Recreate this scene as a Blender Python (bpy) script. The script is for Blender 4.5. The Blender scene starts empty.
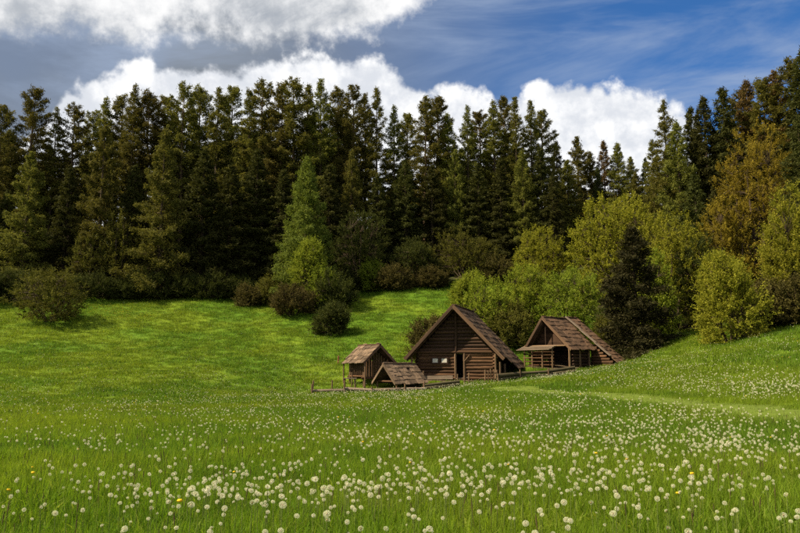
import bpy, math, random
import numpy as np
from mathutils import Vector, Matrix

R = math.radians
scene = bpy.context.scene
# ------------------------------------------------------------------ camera
ZC = 1.25
PITCH = R(8.09)
F = 693.0                                   # focal length in pixels of the 800 px wide photograph
cam_d = bpy.data.cameras.new('camera'); cam = bpy.data.objects.new('camera', cam_d)
scene.collection.objects.link(cam)
cam.location = (0, 0, ZC); cam.rotation_euler = (R(90) + PITCH, 0, 0)
cam_d.sensor_width = 36; cam_d.lens = 36 * F / 800
cam_d.clip_start = 0.05; cam_d.clip_end = 6000
cam_d.dof.use_dof = True; cam_d.dof.focus_distance = 40; cam_d.dof.aperture_fstop = 5.6
scene.camera = cam

# ------------------------------------------------------------------ light
SUN_AZ, SUN_EL = R(-102), R(48)
SKY_STRENGTH = 0.06
sun_d = bpy.data.lights.new('sun', 'SUN'); sun = bpy.data.objects.new('sun', sun_d)
scene.collection.objects.link(sun)
sun_d.energy = 4.6; sun_d.angle = R(0.8); sun_d.color = (1.0, 0.87, 0.61)
sv = Vector((math.sin(SUN_AZ) * math.cos(SUN_EL), math.cos(SUN_AZ) * math.cos(SUN_EL), math.sin(SUN_EL)))
sun.rotation_euler = sv.to_track_quat('Z', 'Y').to_euler(); sun.location = (-40, 10, 60)
scene.view_settings.view_transform = 'Standard'; scene.view_settings.look = 'None'
scene.view_settings.exposure = 1.15; scene.view_settings.gamma = 1.0
scene.view_settings.use_curve_mapping = False
scene.cycles.use_denoising = False
scene.cycles.max_bounces = 4; scene.cycles.diffuse_bounces = 2; scene.cycles.transmission_bounces = 3
scene.cycles.use_adaptive_sampling = True; scene.cycles.adaptive_threshold = 0.02
scene.cycles.glossy_bounces = 2; scene.cycles.sample_clamp_indirect = 6


def pix_dir(px, py):
    u = (px - 400) / F; v = (266.5 - py) / F
    return np.array([u, math.cos(PITCH) - v * math.sin(PITCH), math.sin(PITCH) + v * math.cos(PITCH)])


def project(x, y, z):
    yy = y * math.cos(PITCH) + (z - ZC) * math.sin(PITCH)
    zz = -y * math.sin(PITCH) + (z - ZC) * math.cos(PITCH)
    yy = np.maximum(yy, 1e-3)
    return 400 + F * x / yy, 266.5 - F * zz / yy


# ------------------------------------------------------------------ world: sky and clouds
def node_kit(nt):
    def N(t, **kw):
        n = nt.nodes.new(t)
        for k, v in kw.items(): setattr(n, k, v)
        return n
    def put(sock, v):
        if v is None: return
        if isinstance(v, bpy.types.NodeSocket): nt.links.new(v, sock)
        else: sock.default_value = v
    def M(op, a, b=None, c=None, clamp=False):
        n = N('ShaderNodeMath', operation=op); n.use_clamp = clamp
        put(n.inputs[0], a); put(n.inputs[1], b); put(n.inputs[2], c)
        return n.outputs[0]
    def mix(f, a, b, blend='MIX'):
        n = N('ShaderNodeMix', data_type='RGBA', blend_type=blend)
        put(n.inputs[0], f); put(n.inputs[6], a); put(n.inputs[7], b)
        return n.outputs[2]
    def noise(vec, scale, detail=6, rough=0.55, dist=0.0, lac=2.0):
        n = N('ShaderNodeTexNoise'); put(n.inputs['Vector'], vec)
        n.inputs['Scale'].default_value = scale; n.inputs['Detail'].default_value = detail
        n.inputs['Roughness'].default_value = rough; n.inputs['Distortion'].default_value = dist
        n.inputs['Lacunarity'].default_value = lac
        return n.outputs['Fac']
    def sstep(v, lo, hi, a=0.0, b=1.0):
        n = N('ShaderNodeMapRange', interpolation_type='SMOOTHSTEP')
        put(n.inputs[0], v); put(n.inputs[1], lo); put(n.inputs[2], hi); put(n.inputs[3], a); put(n.inputs[4], b)
        return n.outputs[0]
    return N, put, M, mix, noise, sstep


world = bpy.data.worlds.new('World'); scene.world = world; world.use_nodes = True
nt = world.node_tree; nt.nodes.clear()
N, put, M, mix, noise, sstep = node_kit(nt)
out = N('ShaderNodeOutputWorld'); bg = N('ShaderNodeBackground'); nt.links.new(bg.outputs[0], out.inputs[0])
bg.inputs[1].default_value = SKY_STRENGTH
sky = N('ShaderNodeTexSky', sky_type='NISHITA'); sky.sun_disc = False
sky.sun_elevation = SUN_EL; sky.sun_rotation = SUN_AZ; sky.air_density = 1.0; sky.dust_density = 0.5; sky.ozone_density = 2.0
tc = N('ShaderNodeTexCoord'); dirv = tc.outputs['Generated']
sp = N('ShaderNodeSeparateXYZ'); nt.links.new(dirv, sp.inputs[0])
az = M('ARCTAN2', sp.outputs[0], sp.outputs[1])
el = M('ARCSINE', M('MINIMUM', M('MAXIMUM', sp.outputs[2], -1.0), 1.0))
azn = M('MULTIPLY_ADD', az, 1 / (2 * math.pi), 0.5)
eln = M('DIVIDE', el, R(60))


def azel(px, py):
    d = pix_dir(px, py); d = d / np.linalg.norm(d)
    return math.atan2(d[0], d[1]) / (2 * math.pi) + 0.5, math.asin(d[2]) / R(60)


def curve(inp, pts):
    n = N('ShaderNodeFloatCurve'); put(n.inputs['Value'], inp)
    c = n.mapping.curves[0]
    pts = sorted(pts)
    c.points[0].location = pts[0]; c.points[1].location = pts[-1]
    for p in pts[1:-1]: c.points.new(*p)
    n.mapping.use_clip = False
    n.mapping.update()
    return n.outputs[0]


top_line = [(-40, 140), (30, 135), (48, 104), (60, 78), (95, 72), (130, 66), (165, 60), (200, 63), (240, 56), (285, 57), (330, 51), (368, 56),
            (395, 66), (418, 84), (440, 88), (468, 89), (488, 97), (515, 99), (540, 86), (568, 79), (600, 81), (635, 91), (660, 97), (688, 102), (712, 140), (760, 175), (840, 170)]
pts1 = [azel(*p) for p in top_line]
pts1 += [(0.0, .38), (.05, .33), (.1, .40), (.16, .30), (.22, .36), (.28, .27), (.33, .38), (.37, .34), (.63, .30), (.68, .38), (.74, .33), (.8, .40), (.87, .30), (.93, .36), (1.0, .38)]
e_top = curve(azn, pts1)
low_line = [(-60, 60), (0, 58), (40, 44), (70, 30), (110, 37), (180, 40), (250, 43), (310, 47), (345, 43), (372, 30), (405, 14), (440, -4), (480, -30), (560, -60), (700, -90), (860, -70)]
pts2 = [azel(*p) for p in low_line]
pts2 += [(0.0, .60), (.08, .66), (.15, .57), (.25, .62), (.34, .52), (.64, .62), (.72, .57), (.8, .66), (.9, .58), (1.0, .60)]
e_low = curve(azn, pts2)
n_big = noise(dirv, 9.0, 8, 0.58)
n_bil = noise(dirv, 26.0, 7, 0.60)
n_fine = noise(dirv, 5.0, 8, 0.62, 0.6)
def vor(vec, scale):
    n = N('ShaderNodeTexVoronoi', feature='SMOOTH_F1'); put(n.inputs['Vector'], vec)
    n.inputs['Scale'].default_value = scale; n.inputs['Smoothness'].default_value = 0.35
    n.inputs['Detail'].default_value = 2.5; n.inputs['Roughness'].default_value = 0.5
    return n.outputs['Distance']
wob = N('ShaderNodeVectorMath', operation='MULTIPLY_ADD'); wn_ = N('ShaderNodeTexNoise'); put(wn_.inputs['Vector'], dirv); wn_.inputs['Scale'].default_value = 14; wn_.inputs['Detail'].default_value = 4
nt.links.new(wn_.outputs['Color'], wob.inputs[0]); wob.inputs[1].default_value = (.05, .05, .05); nt.links.new(dirv, wob.inputs[2])
v_bil = vor(wob.outputs[0], 17.0)
billow = M('ADD', M('MULTIPLY_ADD', M('SUBTRACT', 0.72, v_bil), 0.030, 0.006), M('MULTIPLY_ADD', M('SUBTRACT', n_big, 0.5), 0.05, M('MULTIPLY', M('SUBTRACT', n_bil, 0.5), 0.045)))
d1 = M('ADD', M('SUBTRACT', e_top, eln), billow)
m1 = sstep(d1, -0.003, 0.013)
d2 = M('ADD', M('SUBTRACT', eln, e_low), M('MULTIPLY_ADD', M('SUBTRACT', n_big, 0.5), 0.13, M('MULTIPLY', M('SUBTRACT', n_bil, 0.5), 0.10)))
m2a = sstep(d2, -0.012, 0.035)
# broken higher up, so the sky stays half open overhead
m2 = M('MULTIPLY', m2a, sstep(M('SUBTRACT', n_fine, M('MULTIPLY', sstep(eln, .6, 1.1), .14)), 0.24, 0.40))
# cirrus streaks: stretched noise
mp = N('ShaderNodeMapping'); nt.links.new(dirv, mp.inputs[0]); mp.inputs['Rotation'].default_value = (0.0, R(-20), R(10)); mp.inputs['Scale'].default_value = (1.0, 1.2, 4.5)
cir = M('MULTIPLY', sstep(noise(mp.outputs[0], 3.2, 7, 0.58, 0.4), 0.40, 0.74), 0.75)
# dull veil on the left half between the banks
veil = M('MULTIPLY', M('SUBTRACT', 1.0, sstep(azn, 0.45, 0.56)), sstep(noise(dirv, 4.0, 4, 0.5), .25, .6, .80, 1.0))
skyc = N('ShaderNodeMix', data_type='RGBA', blend_type='MULTIPLY'); skyc.inputs[0].default_value = 1.0
nt.links.new(sky.outputs[0], skyc.inputs[6]); skyc.inputs[7].default_value = (0.30, 0.64, 1.0, 1)
c0 = mix(veil, skyc.outputs[2], (1.75, 1.98, 2.3, 1))
c0 = mix(cir, c0, (2.8, 3.5, 4.8, 1))
# cloud tones
sh1 = sstep(M('SUBTRACT', M('ADD', M('MULTIPLY', n_bil, 0.5), M('MULTIPLY', n_big, .5)), M('MULTIPLY', v_bil, .12)), .30, .50)
cw = mix(sh1, (5.6, 5.85, 6.3, 1), (8.2, 8.2, 8.2, 1))
sh2 = sstep(M('ADD', M('MULTIPLY', n_fine, 0.6), M('MULTIPLY', n_bil, .4)), .36, .60)
ct = mix(sh2, (3.6, 3.85, 4.2, 1), (7.6, 7.6, 7.6, 1))
c1 = mix(m2, c0, ct)
c2 = mix(m1, c1, cw)
nt.links.new(c2, bg.inputs[0])

# ------------------------------------------------------------------ helpers
COL = scene.collection
rng = np.random.default_rng(7)
random.seed(11)


def tag(o, label=None, cat=None, group=None, kind=None):
    if label: o['label'] = label
    if cat: o['category'] = cat
    if group: o['group'] = group
    if kind: o['kind'] = kind
    return o


def empty(name, loc, rz=0.0):
    o = bpy.data.objects.new(name, None); COL.objects.link(o)
    o.location = loc; o.rotation_euler = (0, 0, rz); o.empty_display_size = 0.3
    return o


def np_mesh(name, v, quads=None, tris=None, mats=(), attr=None, smooth=False, midx=None):
    me = bpy.data.meshes.new(name)
    v = np.asarray(v, dtype=np.float32)
    nq = 0 if quads is None else len(quads); ntr = 0 if tris is None else len(tris)
    loops = np.concatenate([np.asarray(a, dtype=np.int32).ravel() for a in (quads, tris) if a is not None and len(a)])
    me.vertices.add(len(v)); me.vertices.foreach_set('co', v.ravel())
    me.loops.add(len(loops)); me.loops.foreach_set('vertex_index', loops)
    me.polygons.add(nq + ntr)
    st = np.concatenate([np.arange(nq) * 4, nq * 4 + np.arange(ntr) * 3]).astype(np.int32)
    me.polygons.foreach_set('loop_start', st)
    if smooth: me.polygons.foreach_set('use_smooth', np.ones(nq + ntr, dtype=bool))
    if midx is not None: me.polygons.foreach_set('material_index', np.asarray(midx, dtype=np.int32))
    for m in mats: me.materials.append(m)
    if attr is not None:
        for k, a in attr.items():
            at = me.attributes.new(k, 'FLOAT', 'POINT'); at.data.foreach_set('value', np.asarray(a, dtype=np.float32))
    me.update(calc_edges=True); me.validate()
    return me


def link(name, me, parent=None, loc=(0, 0, 0), rot=(0, 0, 0), scale=(1, 1, 1)):
    o = bpy.data.objects.new(name, me); COL.objects.link(o)
    o.location = loc; o.rotation_euler = rot; o.scale = scale
    if parent is not None: o.parent = parent
    return o


class Tubes:
    """collects tapered tubes along polylines"""
    def __init__(s): s.v = []; s.q = []; s.n = 0
    def add(s, pts, rad, k=5):
        pts = np.asarray(pts, float); m = len(pts)
        t = np.gradient(pts, axis=0); t /= np.linalg.norm(t, axis=1)[:, None] + 1e-9
        ref = np.array([0, 0, 1.0]) if abs(t[0][2]) < .8 else np.array([1.0, 0, 0])
        a = np.cross(t, ref); a /= np.linalg.norm(a, axis=1)[:, None] + 1e-9
        b = np.cross(t, a)
        ang = np.arange(k) * 2 * math.pi / k
        ring = pts[:, None, :] + np.asarray(rad)[:, None, None] * (np.cos(ang)[None, :, None] * a[:, None, :] + np.sin(ang)[None, :, None] * b[:, None, :])
        s.v.append(ring.reshape(-1, 3))
        i, j = np.meshgrid(np.arange(m - 1), np.arange(k), indexing='ij')
        q = np.stack([i * k + j, i * k + (j + 1) % k, (i + 1) * k + (j + 1) % k, (i + 1) * k + j], -1).reshape(-1, 4) + s.n
        s.q.append(q); s.n += m * k
    def mesh(s, name, mat): return np_mesh(name, np.concatenate(s.v), np.concatenate(s.q), None, [mat], smooth=True)


def cards(c, d, L, W, g):
    n = len(c)
    d = d / (np.linalg.norm(d, axis=1)[:, None] + 1e-9)
    r = g.normal(size=(n, 3)); s = np.cross(d, r); s /= np.linalg.norm(s, axis=1)[:, None] + 1e-9
    L = np.broadcast_to(L, (n,))[:, None]; W = np.broadcast_to(W, (n,))[:, None]
    v = np.stack([c - d * L * .5 - s * W * .5, c - d * L * .3 + s * W * .5, c + d * L * .5], 1).reshape(-1, 3)
    return v, np.arange(n * 3).reshape(-1, 3)


# ------------------------------------------------------------------ materials
def foliage_mat(name, c1, c2, trans=0.35, objvar=0.15, rough=0.7):
    m = bpy.data.materials.new(name); m.use_nodes = True; t = m.node_tree; t.nodes.clear()
    N, put, M, mix, noise, sstep = node_kit(t)
    o = N('ShaderNodeOutputMaterial')
    at = N('ShaderNodeAttribute', attribute_name='v')
    oi = N('ShaderNodeObjectInfo')
    col = mix(at.outputs['Fac'], (*c1, 1), (*c2, 1))
    hs = N('ShaderNodeHueSaturation'); put(hs.inputs['Color'], col)
    put(hs.inputs['Value'], M('MULTIPLY_ADD', oi.outputs['Random'], objvar * 2, 1 - objvar))
    ha = 0.04 * min(1.0, objvar / .25); put(hs.inputs['Hue'], M('MULTIPLY_ADD', oi.outputs['Random'], ha, 0.5 - ha / 2))
    df = N('ShaderNodeBsdfPrincipled'); put(df.inputs['Base Color'], hs.outputs[0]); df.inputs['Roughness'].default_value = rough
    df.inputs['Specular IOR Level'].default_value = 0.06
    tr = N('ShaderNodeBsdfTranslucent')
    put(tr.inputs[0], mix(0.5, hs.outputs[0], (1.0, 1.0, 0.35, 1), 'MULTIPLY'))
    ms = N('ShaderNodeMixShader'); ms.inputs[0].default_value = trans
    t.links.new(df.outputs[0], ms.inputs[1]); t.links.new(tr.outputs[0], ms.inputs[2]); t.links.new(ms.outputs[0], o.inputs[0])
    return m


def wood_mat(name, c1, c2, grain=(0.6, 14, 14), bump=0.5, objvar=0.22):
    """weathered wood; grain runs along local x"""
    m = bpy.data.materials.new(name); m.use_nodes = True; t = m.node_tree; t.nodes.clear()
    N, put, M, mix, noise, sstep = node_kit(t)
    o = N('ShaderNodeOutputMaterial'); tc = N('ShaderNodeTexCoord'); oi = N('ShaderNodeObjectInfo')
    ad = N('ShaderNodeVectorMath', operation='ADD'); t.links.new(tc.outputs['Object'], ad.inputs[0])
    cb = N('ShaderNodeCombineXYZ'); put(cb.inputs[0], M('MULTIPLY', oi.outputs['Random'], 37.0)); put(cb.inputs[1], M('MULTIPLY', oi.outputs['Random'], 91.0))
    t.links.new(cb.outputs[0], ad.inputs[1])
    mp = N('ShaderNodeMapping'); t.links.new(ad.outputs[0], mp.inputs[0]); mp.inputs['Scale'].default_value = grain
    n1 = noise(mp.outputs[0], 1.0, 6, 0.65, 0.5)
    n2 = noise(ad.outputs[0], 2.3, 4, 0.6)
    f = sstep(M('ADD', M('MULTIPLY', n1, .65), M('MULTIPLY', n2, .35)), .34, .66)
    col = mix(f, (*c1, 1), (*c2, 1))
    hs = N('ShaderNodeHueSaturation'); put(hs.inputs['Color'], col)
    put(hs.inputs['Value'], M('MULTIPLY_ADD', oi.outputs['Random'], objvar * 2, 1 - objvar))
    bs = N('ShaderNodeBsdfPrincipled'); put(bs.inputs['Base Color'], hs.outputs[0]); bs.inputs['Roughness'].default_value = 0.85
    bs.inputs['Specular IOR Level'].default_value = 0.2
    bp = N('ShaderNodeBump'); bp.inputs['Strength'].default_value = bump; bp.inputs['Distance'].default_value = 0.03
    put(bp.inputs['Height'], n1); t.links.new(bp.outputs[0], bs.inputs['Normal'])
    t.links.new(bs.outputs[0], o.inputs[0])
    return m


def grass_nodes(t, kit, trans, dark=1.0, bare=False):
    N, put, M, mix, noise, sstep = kit
    g = N('ShaderNodeNewGeometry'); pos = g.outputs['Position']
    n1 = noise(pos, 0.11, 4, 0.55); n2 = noise(pos, 0.55, 5, 0.6); n3 = noise(pos, 3.0, 3, 0.6)
    base = mix(sstep(n1, .40, .60), (0.082 * dark, 0.152 * dark, 0.008 * dark, 1), (0.132 * dark, 0.190 * dark, 0.011 * dark, 1))
    base = mix(sstep(n2, .45, .72, 0, .45), base, (0.040 * dark, 0.100 * dark, 0.006 * dark, 1))
    base = mix(sstep(n3, .58, .75, 0, .35), base, (0.15 * dark, 0.17 * dark, 0.025 * dark, 1))
    return base


def grass_mat(name, trans=0.45, dark=1.0):
    m = bpy.data.materials.new(name); m.use_nodes = True; t = m.node_tree; t.nodes.clear()
    kit = node_kit(t); N, put, M, mix, noise, sstep = kit
    o = N('ShaderNodeOutputMaterial'); base = grass_nodes(t, kit, trans, dark)
    at = N('ShaderNodeAttribute', attribute_name='v'); oi = N('ShaderNodeObjectInfo')
    base = mix(sstep(at.outputs['Fac'], .80, .95, 0, .6), base, (0.17, 0.16, 0.04, 1))
    hs = N('ShaderNodeHueSaturation'); put(hs.inputs['Color'], base)
    put(hs.inputs['Value'], M('ADD', M('MULTIPLY_ADD', at.outputs['Fac'], 1.05, 0.35), M('MULTIPLY_ADD', oi.outputs['Random'], .4, -.1)))
    df = N('ShaderNodeBsdfPrincipled'); put(df.inputs['Base Color'], hs.outputs[0]); df.inputs['Roughness'].default_value = .6
    df.inputs['Specular IOR Level'].default_value = 0.15
    tr = N('ShaderNodeBsdfTranslucent'); put(tr.inputs[0], mix(1.0, hs.outputs[0], (1.25, 1.2, .6, 1), 'MULTIPLY'))
    ms = N('ShaderNodeMixShader'); ms.inputs[0].default_value = trans
    t.links.new(df.outputs[0], ms.inputs[1]); t.links.new(tr.outputs[0], ms.inputs[2]); t.links.new(ms.outputs[0], o.inputs[0])
    return m


def ground_mat():
    m = bpy.data.materials.new('meadow_ground'); m.use_nodes = True; t = m.node_tree; t.nodes.clear()
    kit = node_kit(t); N, put, M, mix, noise, sstep = kit
    o = N('ShaderNodeOutputMaterial'); base = grass_nodes(t, kit, 0, 0.9)
    g = N('ShaderNodeNewGeometry'); at = N('ShaderNodeAttribute', attribute_name='forest')
    nn = noise(g.outputs['Position'], .35, 5, .6)
    litter = mix(sstep(nn, .4, .62), (0.035, 0.026, 0.014, 1), (0.050, 0.060, 0.014, 1))
    fm = sstep(M('ADD', at.outputs['Fac'], M('MULTIPLY', M('SUBTRACT', nn, .5), .8)), .35, .65)
    col = mix(fm, base, litter)
    bs = N('ShaderNodeBsdfPrincipled'); put(bs.inputs['Base Color'], col); bs.inputs['Roughness'].default_value = .9
    bs.inputs['Specular IOR Level'].default_value = 0.1
    bp = N('ShaderNodeBump'); bp.inputs['Strength'].default_value = .8; bp.inputs['Distance'].default_value = .15
    put(bp.inputs['Height'], noise(g.outputs['Position'], 2.2, 6, .7)); t.links.new(bp.outputs[0], bs.inputs['Normal'])
    t.links.new(bs.outputs[0], o.inputs[0])
    return m


def plain_mat(name, col, rough=.8, trans=0.0, vary=0.0):
    m = bpy.data.materials.new(name); m.use_nodes = True; t = m.node_tree; t.nodes.clear()
    N, put, M, mix, noise, sstep = node_kit(t)
    o = N('ShaderNodeOutputMaterial'); g = N('ShaderNodeNewGeometry')
    n = noise(g.outputs['Position'], 6.0, 4, .6)
    c = mix(n, tuple(x * (1 - vary) for x in col) + (1,), tuple(min(1, x * (1 + vary)) for x in col) + (1,))
    bs = N('ShaderNodeBsdfPrincipled'); put(bs.inputs['Base Color'], c); bs.inputs['Roughness'].default_value = rough
    bs.inputs['Specular IOR Level'].default_value = 0.2
    if trans:
        tr = N('ShaderNodeBsdfTranslucent'); put(tr.inputs[0], c); ms = N('ShaderNodeMixShader'); ms.inputs[0].default_value = trans
        t.links.new(bs.outputs[0], ms.inputs[1]); t.links.new(tr.outputs[0], ms.inputs[2]); t.links.new(ms.outputs[0], o.inputs[0])
    else: t.links.new(bs.outputs[0], o.inputs[0])
    return m


MG = grass_mat('grass_blades', .5, 1.25); MGS = grass_mat('short_grass', .4, .9)
MGROUND = ground_mat()
MBARK = wood_mat('bark', (0.030, 0.020, 0.014), (0.085, 0.058, 0.040), (9, 9, 1.2), .8)
MBARKP = wood_mat('pine_bark', (0.040, 0.026, 0.018), (0.13, 0.080, 0.050), (7, 7, 1.0), .8)
MTWIG = plain_mat('twig_bark', (0.060, 0.040, 0.026), vary=.3)
MLOG = wood_mat('log_wood', (0.022, 0.010, 0.005), (0.140, 0.072, 0.036), objvar=.35)
MLOGD = wood_mat('shade_dark_wood', (0.016, 0.009, 0.006), (0.070, 0.037, 0.022), objvar=.35)  # darker log wood: roof shade put into the colour; frames and door share it
MSHIN = wood_mat('roof_board', (0.030, 0.017, 0.011), (0.145, 0.083, 0.048), (1.0, 12, 12), .6, .45)
MSHINL = wood_mat('pale_roof_board', (0.045, 0.030, 0.020), (0.190, 0.127, 0.082), (1.0, 12, 12), .6, .42)
MPALE = wood_mat('pale_wood', (0.080, 0.055, 0.040), (0.25, 0.19, 0.14), (0.8, 14, 14), .5, .15)
MPOST = wood_mat('post_wood', (0.060, 0.036, 0.020), (0.21, 0.130, 0.075), (0.6, 14, 14), .5, .2)
MMOSS = wood_mat('mossy_rail', (0.030, 0.028, 0.012), (0.095, 0.072, 0.040), (0.8, 10, 10), .6, .25)
MRED = wood_mat('red_post', (0.14, 0.045, 0.025), (0.24, 0.085, 0.045))
MWHITE = plain_mat('white_pane', (0.46, 0.43, 0.38), vary=.06)
MSTONE = plain_mat('field_stone', (0.17, 0.155, 0.13), vary=.35)

# ------------------------------------------------------------------ terrain
ctrl = []                                   # x, y, z


def cp(px, py, Y):
    d = pix_dir(px, py); ctrl.append((d[0] * Y / d[1], Y, ZC + d[2] * Y / d[1]))


def cz(px, Y, z): ctrl.append(((px - 400) / F * Y, Y, z))


for y in (-25, 0):
    for x in (-60, -30, 0, 30, 60): ctrl.append((x, y, -.22))
for px in (-150, 50, 200, 400, 600, 800, 950):
    cz(px, 6, -.25); cz(px, 12, -.40 if px < 550 else (-.32 if px < 700 else -.2))
for px in (-150, 60, 220, 400): cz(px, 24, -0.68)
for px in (-150, 60, 220): cz(px, 34, -0.85)
cz(560, 22, -.40); cz(620, 22, -.25); cz(700, 22, 0.0); cz(800, 20, .2); cz(900, 22, .9)
for a in [(0, 398, 44), (100, 398, 46), (200, 398, 47), (-150, 398, 42),
          (0, 375, 55), (100, 374, 57), (200, 377, 58),
          (0, 345, 70), (100, 343, 74), (200, 342, 76), (-150, 345, 68),
          (0, 302, 90), (100, 298, 97), (200, 298, 99), (-150, 300, 86),
          (313, 391, 56), (360, 388, 56.5), (420, 385, 56.5), (470, 381, 57.5), (507, 378, 58), (548, 369.5, 60), (590, 366, 60), (620, 363, 60),
          (300, 365, 65), (300, 338, 77), (300, 312, 89), (320, 298, 97),
          (400, 345, 72), (400, 315, 84), (400, 291, 96), (480, 279, 100), (440, 286, 98),
          (540, 345, 72), (530, 310, 84), (580, 330, 76),
          (650, 354, 58), (690, 334, 68), (665, 345, 63), (690, 310, 80),
          (700, 375, 33), (720, 352, 46), (720, 343, 54), (800, 332, 48), (800, 355, 36), (800, 380, 26), (640, 370, 40), (560, 380, 44), (460, 390, 44), (330, 397, 44),
          (760, 318, 62), (900, 318, 50)]:
    cp(a[0], a[1] + (4 if 50 < a[2] < 63 and 300 < a[0] < 630 else 0), a[2])
for px, Y, z in [(-200, 130, 18), (0, 130, 18), (200, 135, 18), (400, 135, 19), (550, 130, 20), (700, 100, 19), (850, 90, 19), (1000, 80, 16),
                 (-200, 200, 30), (100, 200, 31), (400, 200, 33), (700, 180, 40), (950, 160, 40)]:
    cz(px, Y, z)
ctrl = np.array(ctrl)
_s = 50.0


def _phi(r2): return np.where(r2 > 1e-12, .5 * r2 * np.log(np.maximum(r2, 1e-12)), 0)


_c = ctrl[:, :2] / _s; _n = len(_c)
_A = np.zeros((_n + 3, _n + 3))
_A[:_n, :_n] = _phi(((_c[:, None] - _c[None]) ** 2).sum(-1)) + np.eye(_n) * 0.003
_A[:_n, _n] = 1; _A[:_n, _n + 1:] = _c; _A[_n:, :_n] = _A[:_n, _n:].T
_w = np.linalg.solve(_A, np.concatenate([ctrl[:, 2], np.zeros(3)]))


def H0(x, y):
    x = np.asarray(x, float); y = np.asarray(y, float)
    xc = np.clip(x, -150, 150); yc = np.clip(y, -25, 205)
    xc = np.clip(xc, -(30 + .85 * np.maximum(yc, 30)), (30 + .85 * np.maximum(yc, 30)))
    p = np.stack([xc, yc], -1).reshape(-1, 2) / _s
    o = np.empty(len(p))
    for i in range(0, len(p), 20000):
        q = p[i:i + 20000]
        o[i:i + 20000] = _phi(((q[:, None] - _c[None]) ** 2).sum(-1)) @ _w[:_n] + _w[_n] + q @ _w[_n + 1:]
    return o.reshape(x.shape)


def bumps(x, y):
    b = (np.sin(x * 1.1 + 1.3 * np.sin(y * .7)) * np.sin(y * .93 + 1.1 * np.sin(x * .61)) * .5 +
         np.sin(x * .43 + 2 + np.sin(y * .31)) * np.sin(y * .39 + 1.7) + .35 * np.sin(x * 2.3 + y * 1.1) * np.sin(y * 2.0 - x * .8))
    far = np.clip((y - 8) / 50, 0, 1)
    return b * (.03 + .10 * far)


def H(x, y): return H0(x, y) + bumps(np.asarray(x, float), np.asarray(y, float))


def h1(x, y): return float(H(np.array([x]), np.array([y]))[0])


def ground_at(px, py, y0=3, y1=140):
    d = pix_dir(px, py); Y = np.linspace(y0, y1, 2000)
    x = d[0] / d[1] * Y; z = ZC + d[2] / d[1] * Y
    k = np.argmax(z <= H0(x, Y))
    if k == 0: k = len(Y) - 1
    return float(x[k]), float(Y[k])


def axis(lo, hi, step, far, grow):
    a = list(np.arange(lo, hi + 1e-6, step)); s = step
    while a[-1] < far: s *= grow; a.append(a[-1] + s)
    s = step; b = []
    x = lo
    while x > -far: s *= grow; x -= s; b.append(x)
    return np.array(b[::-1] + a)


gx = axis(-110, 110, .9, 2500, 1.22); gy = axis(-8, 150, .9, 2500, 1.22)
X, Y = np.meshgrid(gx, gy)
Z = H(X, Y)
# far land rolls on beyond the wood
# forest edge: distance (y) as function of x
edge_pts = [ground_at(px, py) for px, py in [(0, 300), (60, 300), (130, 298), (200, 297), (260, 292), (340, 290), (400, 288), (450, 284), (490, 280)]]
edge_x = [-140] + [p[0] for p in edge_pts] + [18, 24, 32, 60]
edge_y = [92] + [p[1] for p in edge_pts] + [92, 76, 66, 56]
FE = lambda x: np.interp(x, edge_x, edge_y)
forest = np.clip((Y - FE(X)) / 6 + .5, 0, 1)
nx, ny = len(gx), len(gy)
i, j = np.meshgrid(np.arange(ny - 1), np.arange(nx - 1), indexing='ij')
q = np.stack([i * nx + j, i * nx + j + 1, (i + 1) * nx + j + 1, (i + 1) * nx + j], -1).reshape(-1, 4)
me = np_mesh('meadow', np.stack([X, Y, Z], -1).reshape(-1, 3), q, None, [MGROUND], {'forest': forest.ravel()}, smooth=True)
tag(link('meadow_ground', me), 'green sloping meadow ground rising towards the dark forest', 'meadow', kind='structure')


# mown tracks
def strip(name, pix, width, label):
    p = np.array([ground_at(*a) for a in pix])
    t = np.linspace(0, len(p) - 1, 140)
    # smooth
    xs = np.interp(t, np.arange(len(p)), p[:, 0]); ys = np.interp(t, np.arange(len(p)), p[:, 1])
    for _ in range(12):
        xs[1:-1] = (xs[:-2] + xs[1:-1] * 2 + xs[2:]) / 4; ys[1:-1] = (ys[:-2] + ys[1:-1] * 2 + ys[2:]) / 4
    c = np.stack([xs, ys], -1); tg = np.gradient(c, axis=0); tg /= np.linalg.norm(tg, axis=1)[:, None]
    nrm = np.stack([-tg[:, 1], tg[:, 0]], -1)
    w = width * (.5 + .08 * np.sin(np.arange(140) * .7) + .05 * np.sin(np.arange(140) * 1.9))
    k = 7; vv = []
    for s in np.linspace(-1, 1, k):
        pp = c + nrm * (w * s)[:, None]
        vv.append(np.concatenate([pp, (H(pp[:, 0], pp[:, 1]) + .02 + .035 * (1 - s * s))[:, None]], 1))
    vv = np.stack(vv, 1).reshape(-1, 3)
    i, j = np.meshgrid(np.arange(139), np.arange(k - 1), indexing='ij')
    q = np.stack([i * k + j, i * k + j + 1, (i + 1) * k + j + 1, (i + 1) * k + j], -1).reshape(-1, 4)
    tag(link(name, np_mesh(name, vv, q, None, [MPATH], smooth=True)), label, 'path', kind='structure')
    return c


MPATH = plain_mat('mown_track', (0.080, 0.112, 0.008), .9, vary=.35)
track1 = strip('path', [(498, 389), (530, 391), (575, 393.5), (620, 397), (660, 402), (720, 409), (800, 417), (900, 428), (1020, 440), (1180, 455)], 2.2, 'trodden yellow green track curving across the meadow below the huts')


def near_track(x, y, r):
    p = np.stack([x, y], -1); d = np.full(len(p), 1e9)
    for c in (track1,):
        for i in range(0, len(c)): d = np.minimum(d, ((p - c[i]) ** 2).sum(-1))
    return d < r * r


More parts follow.
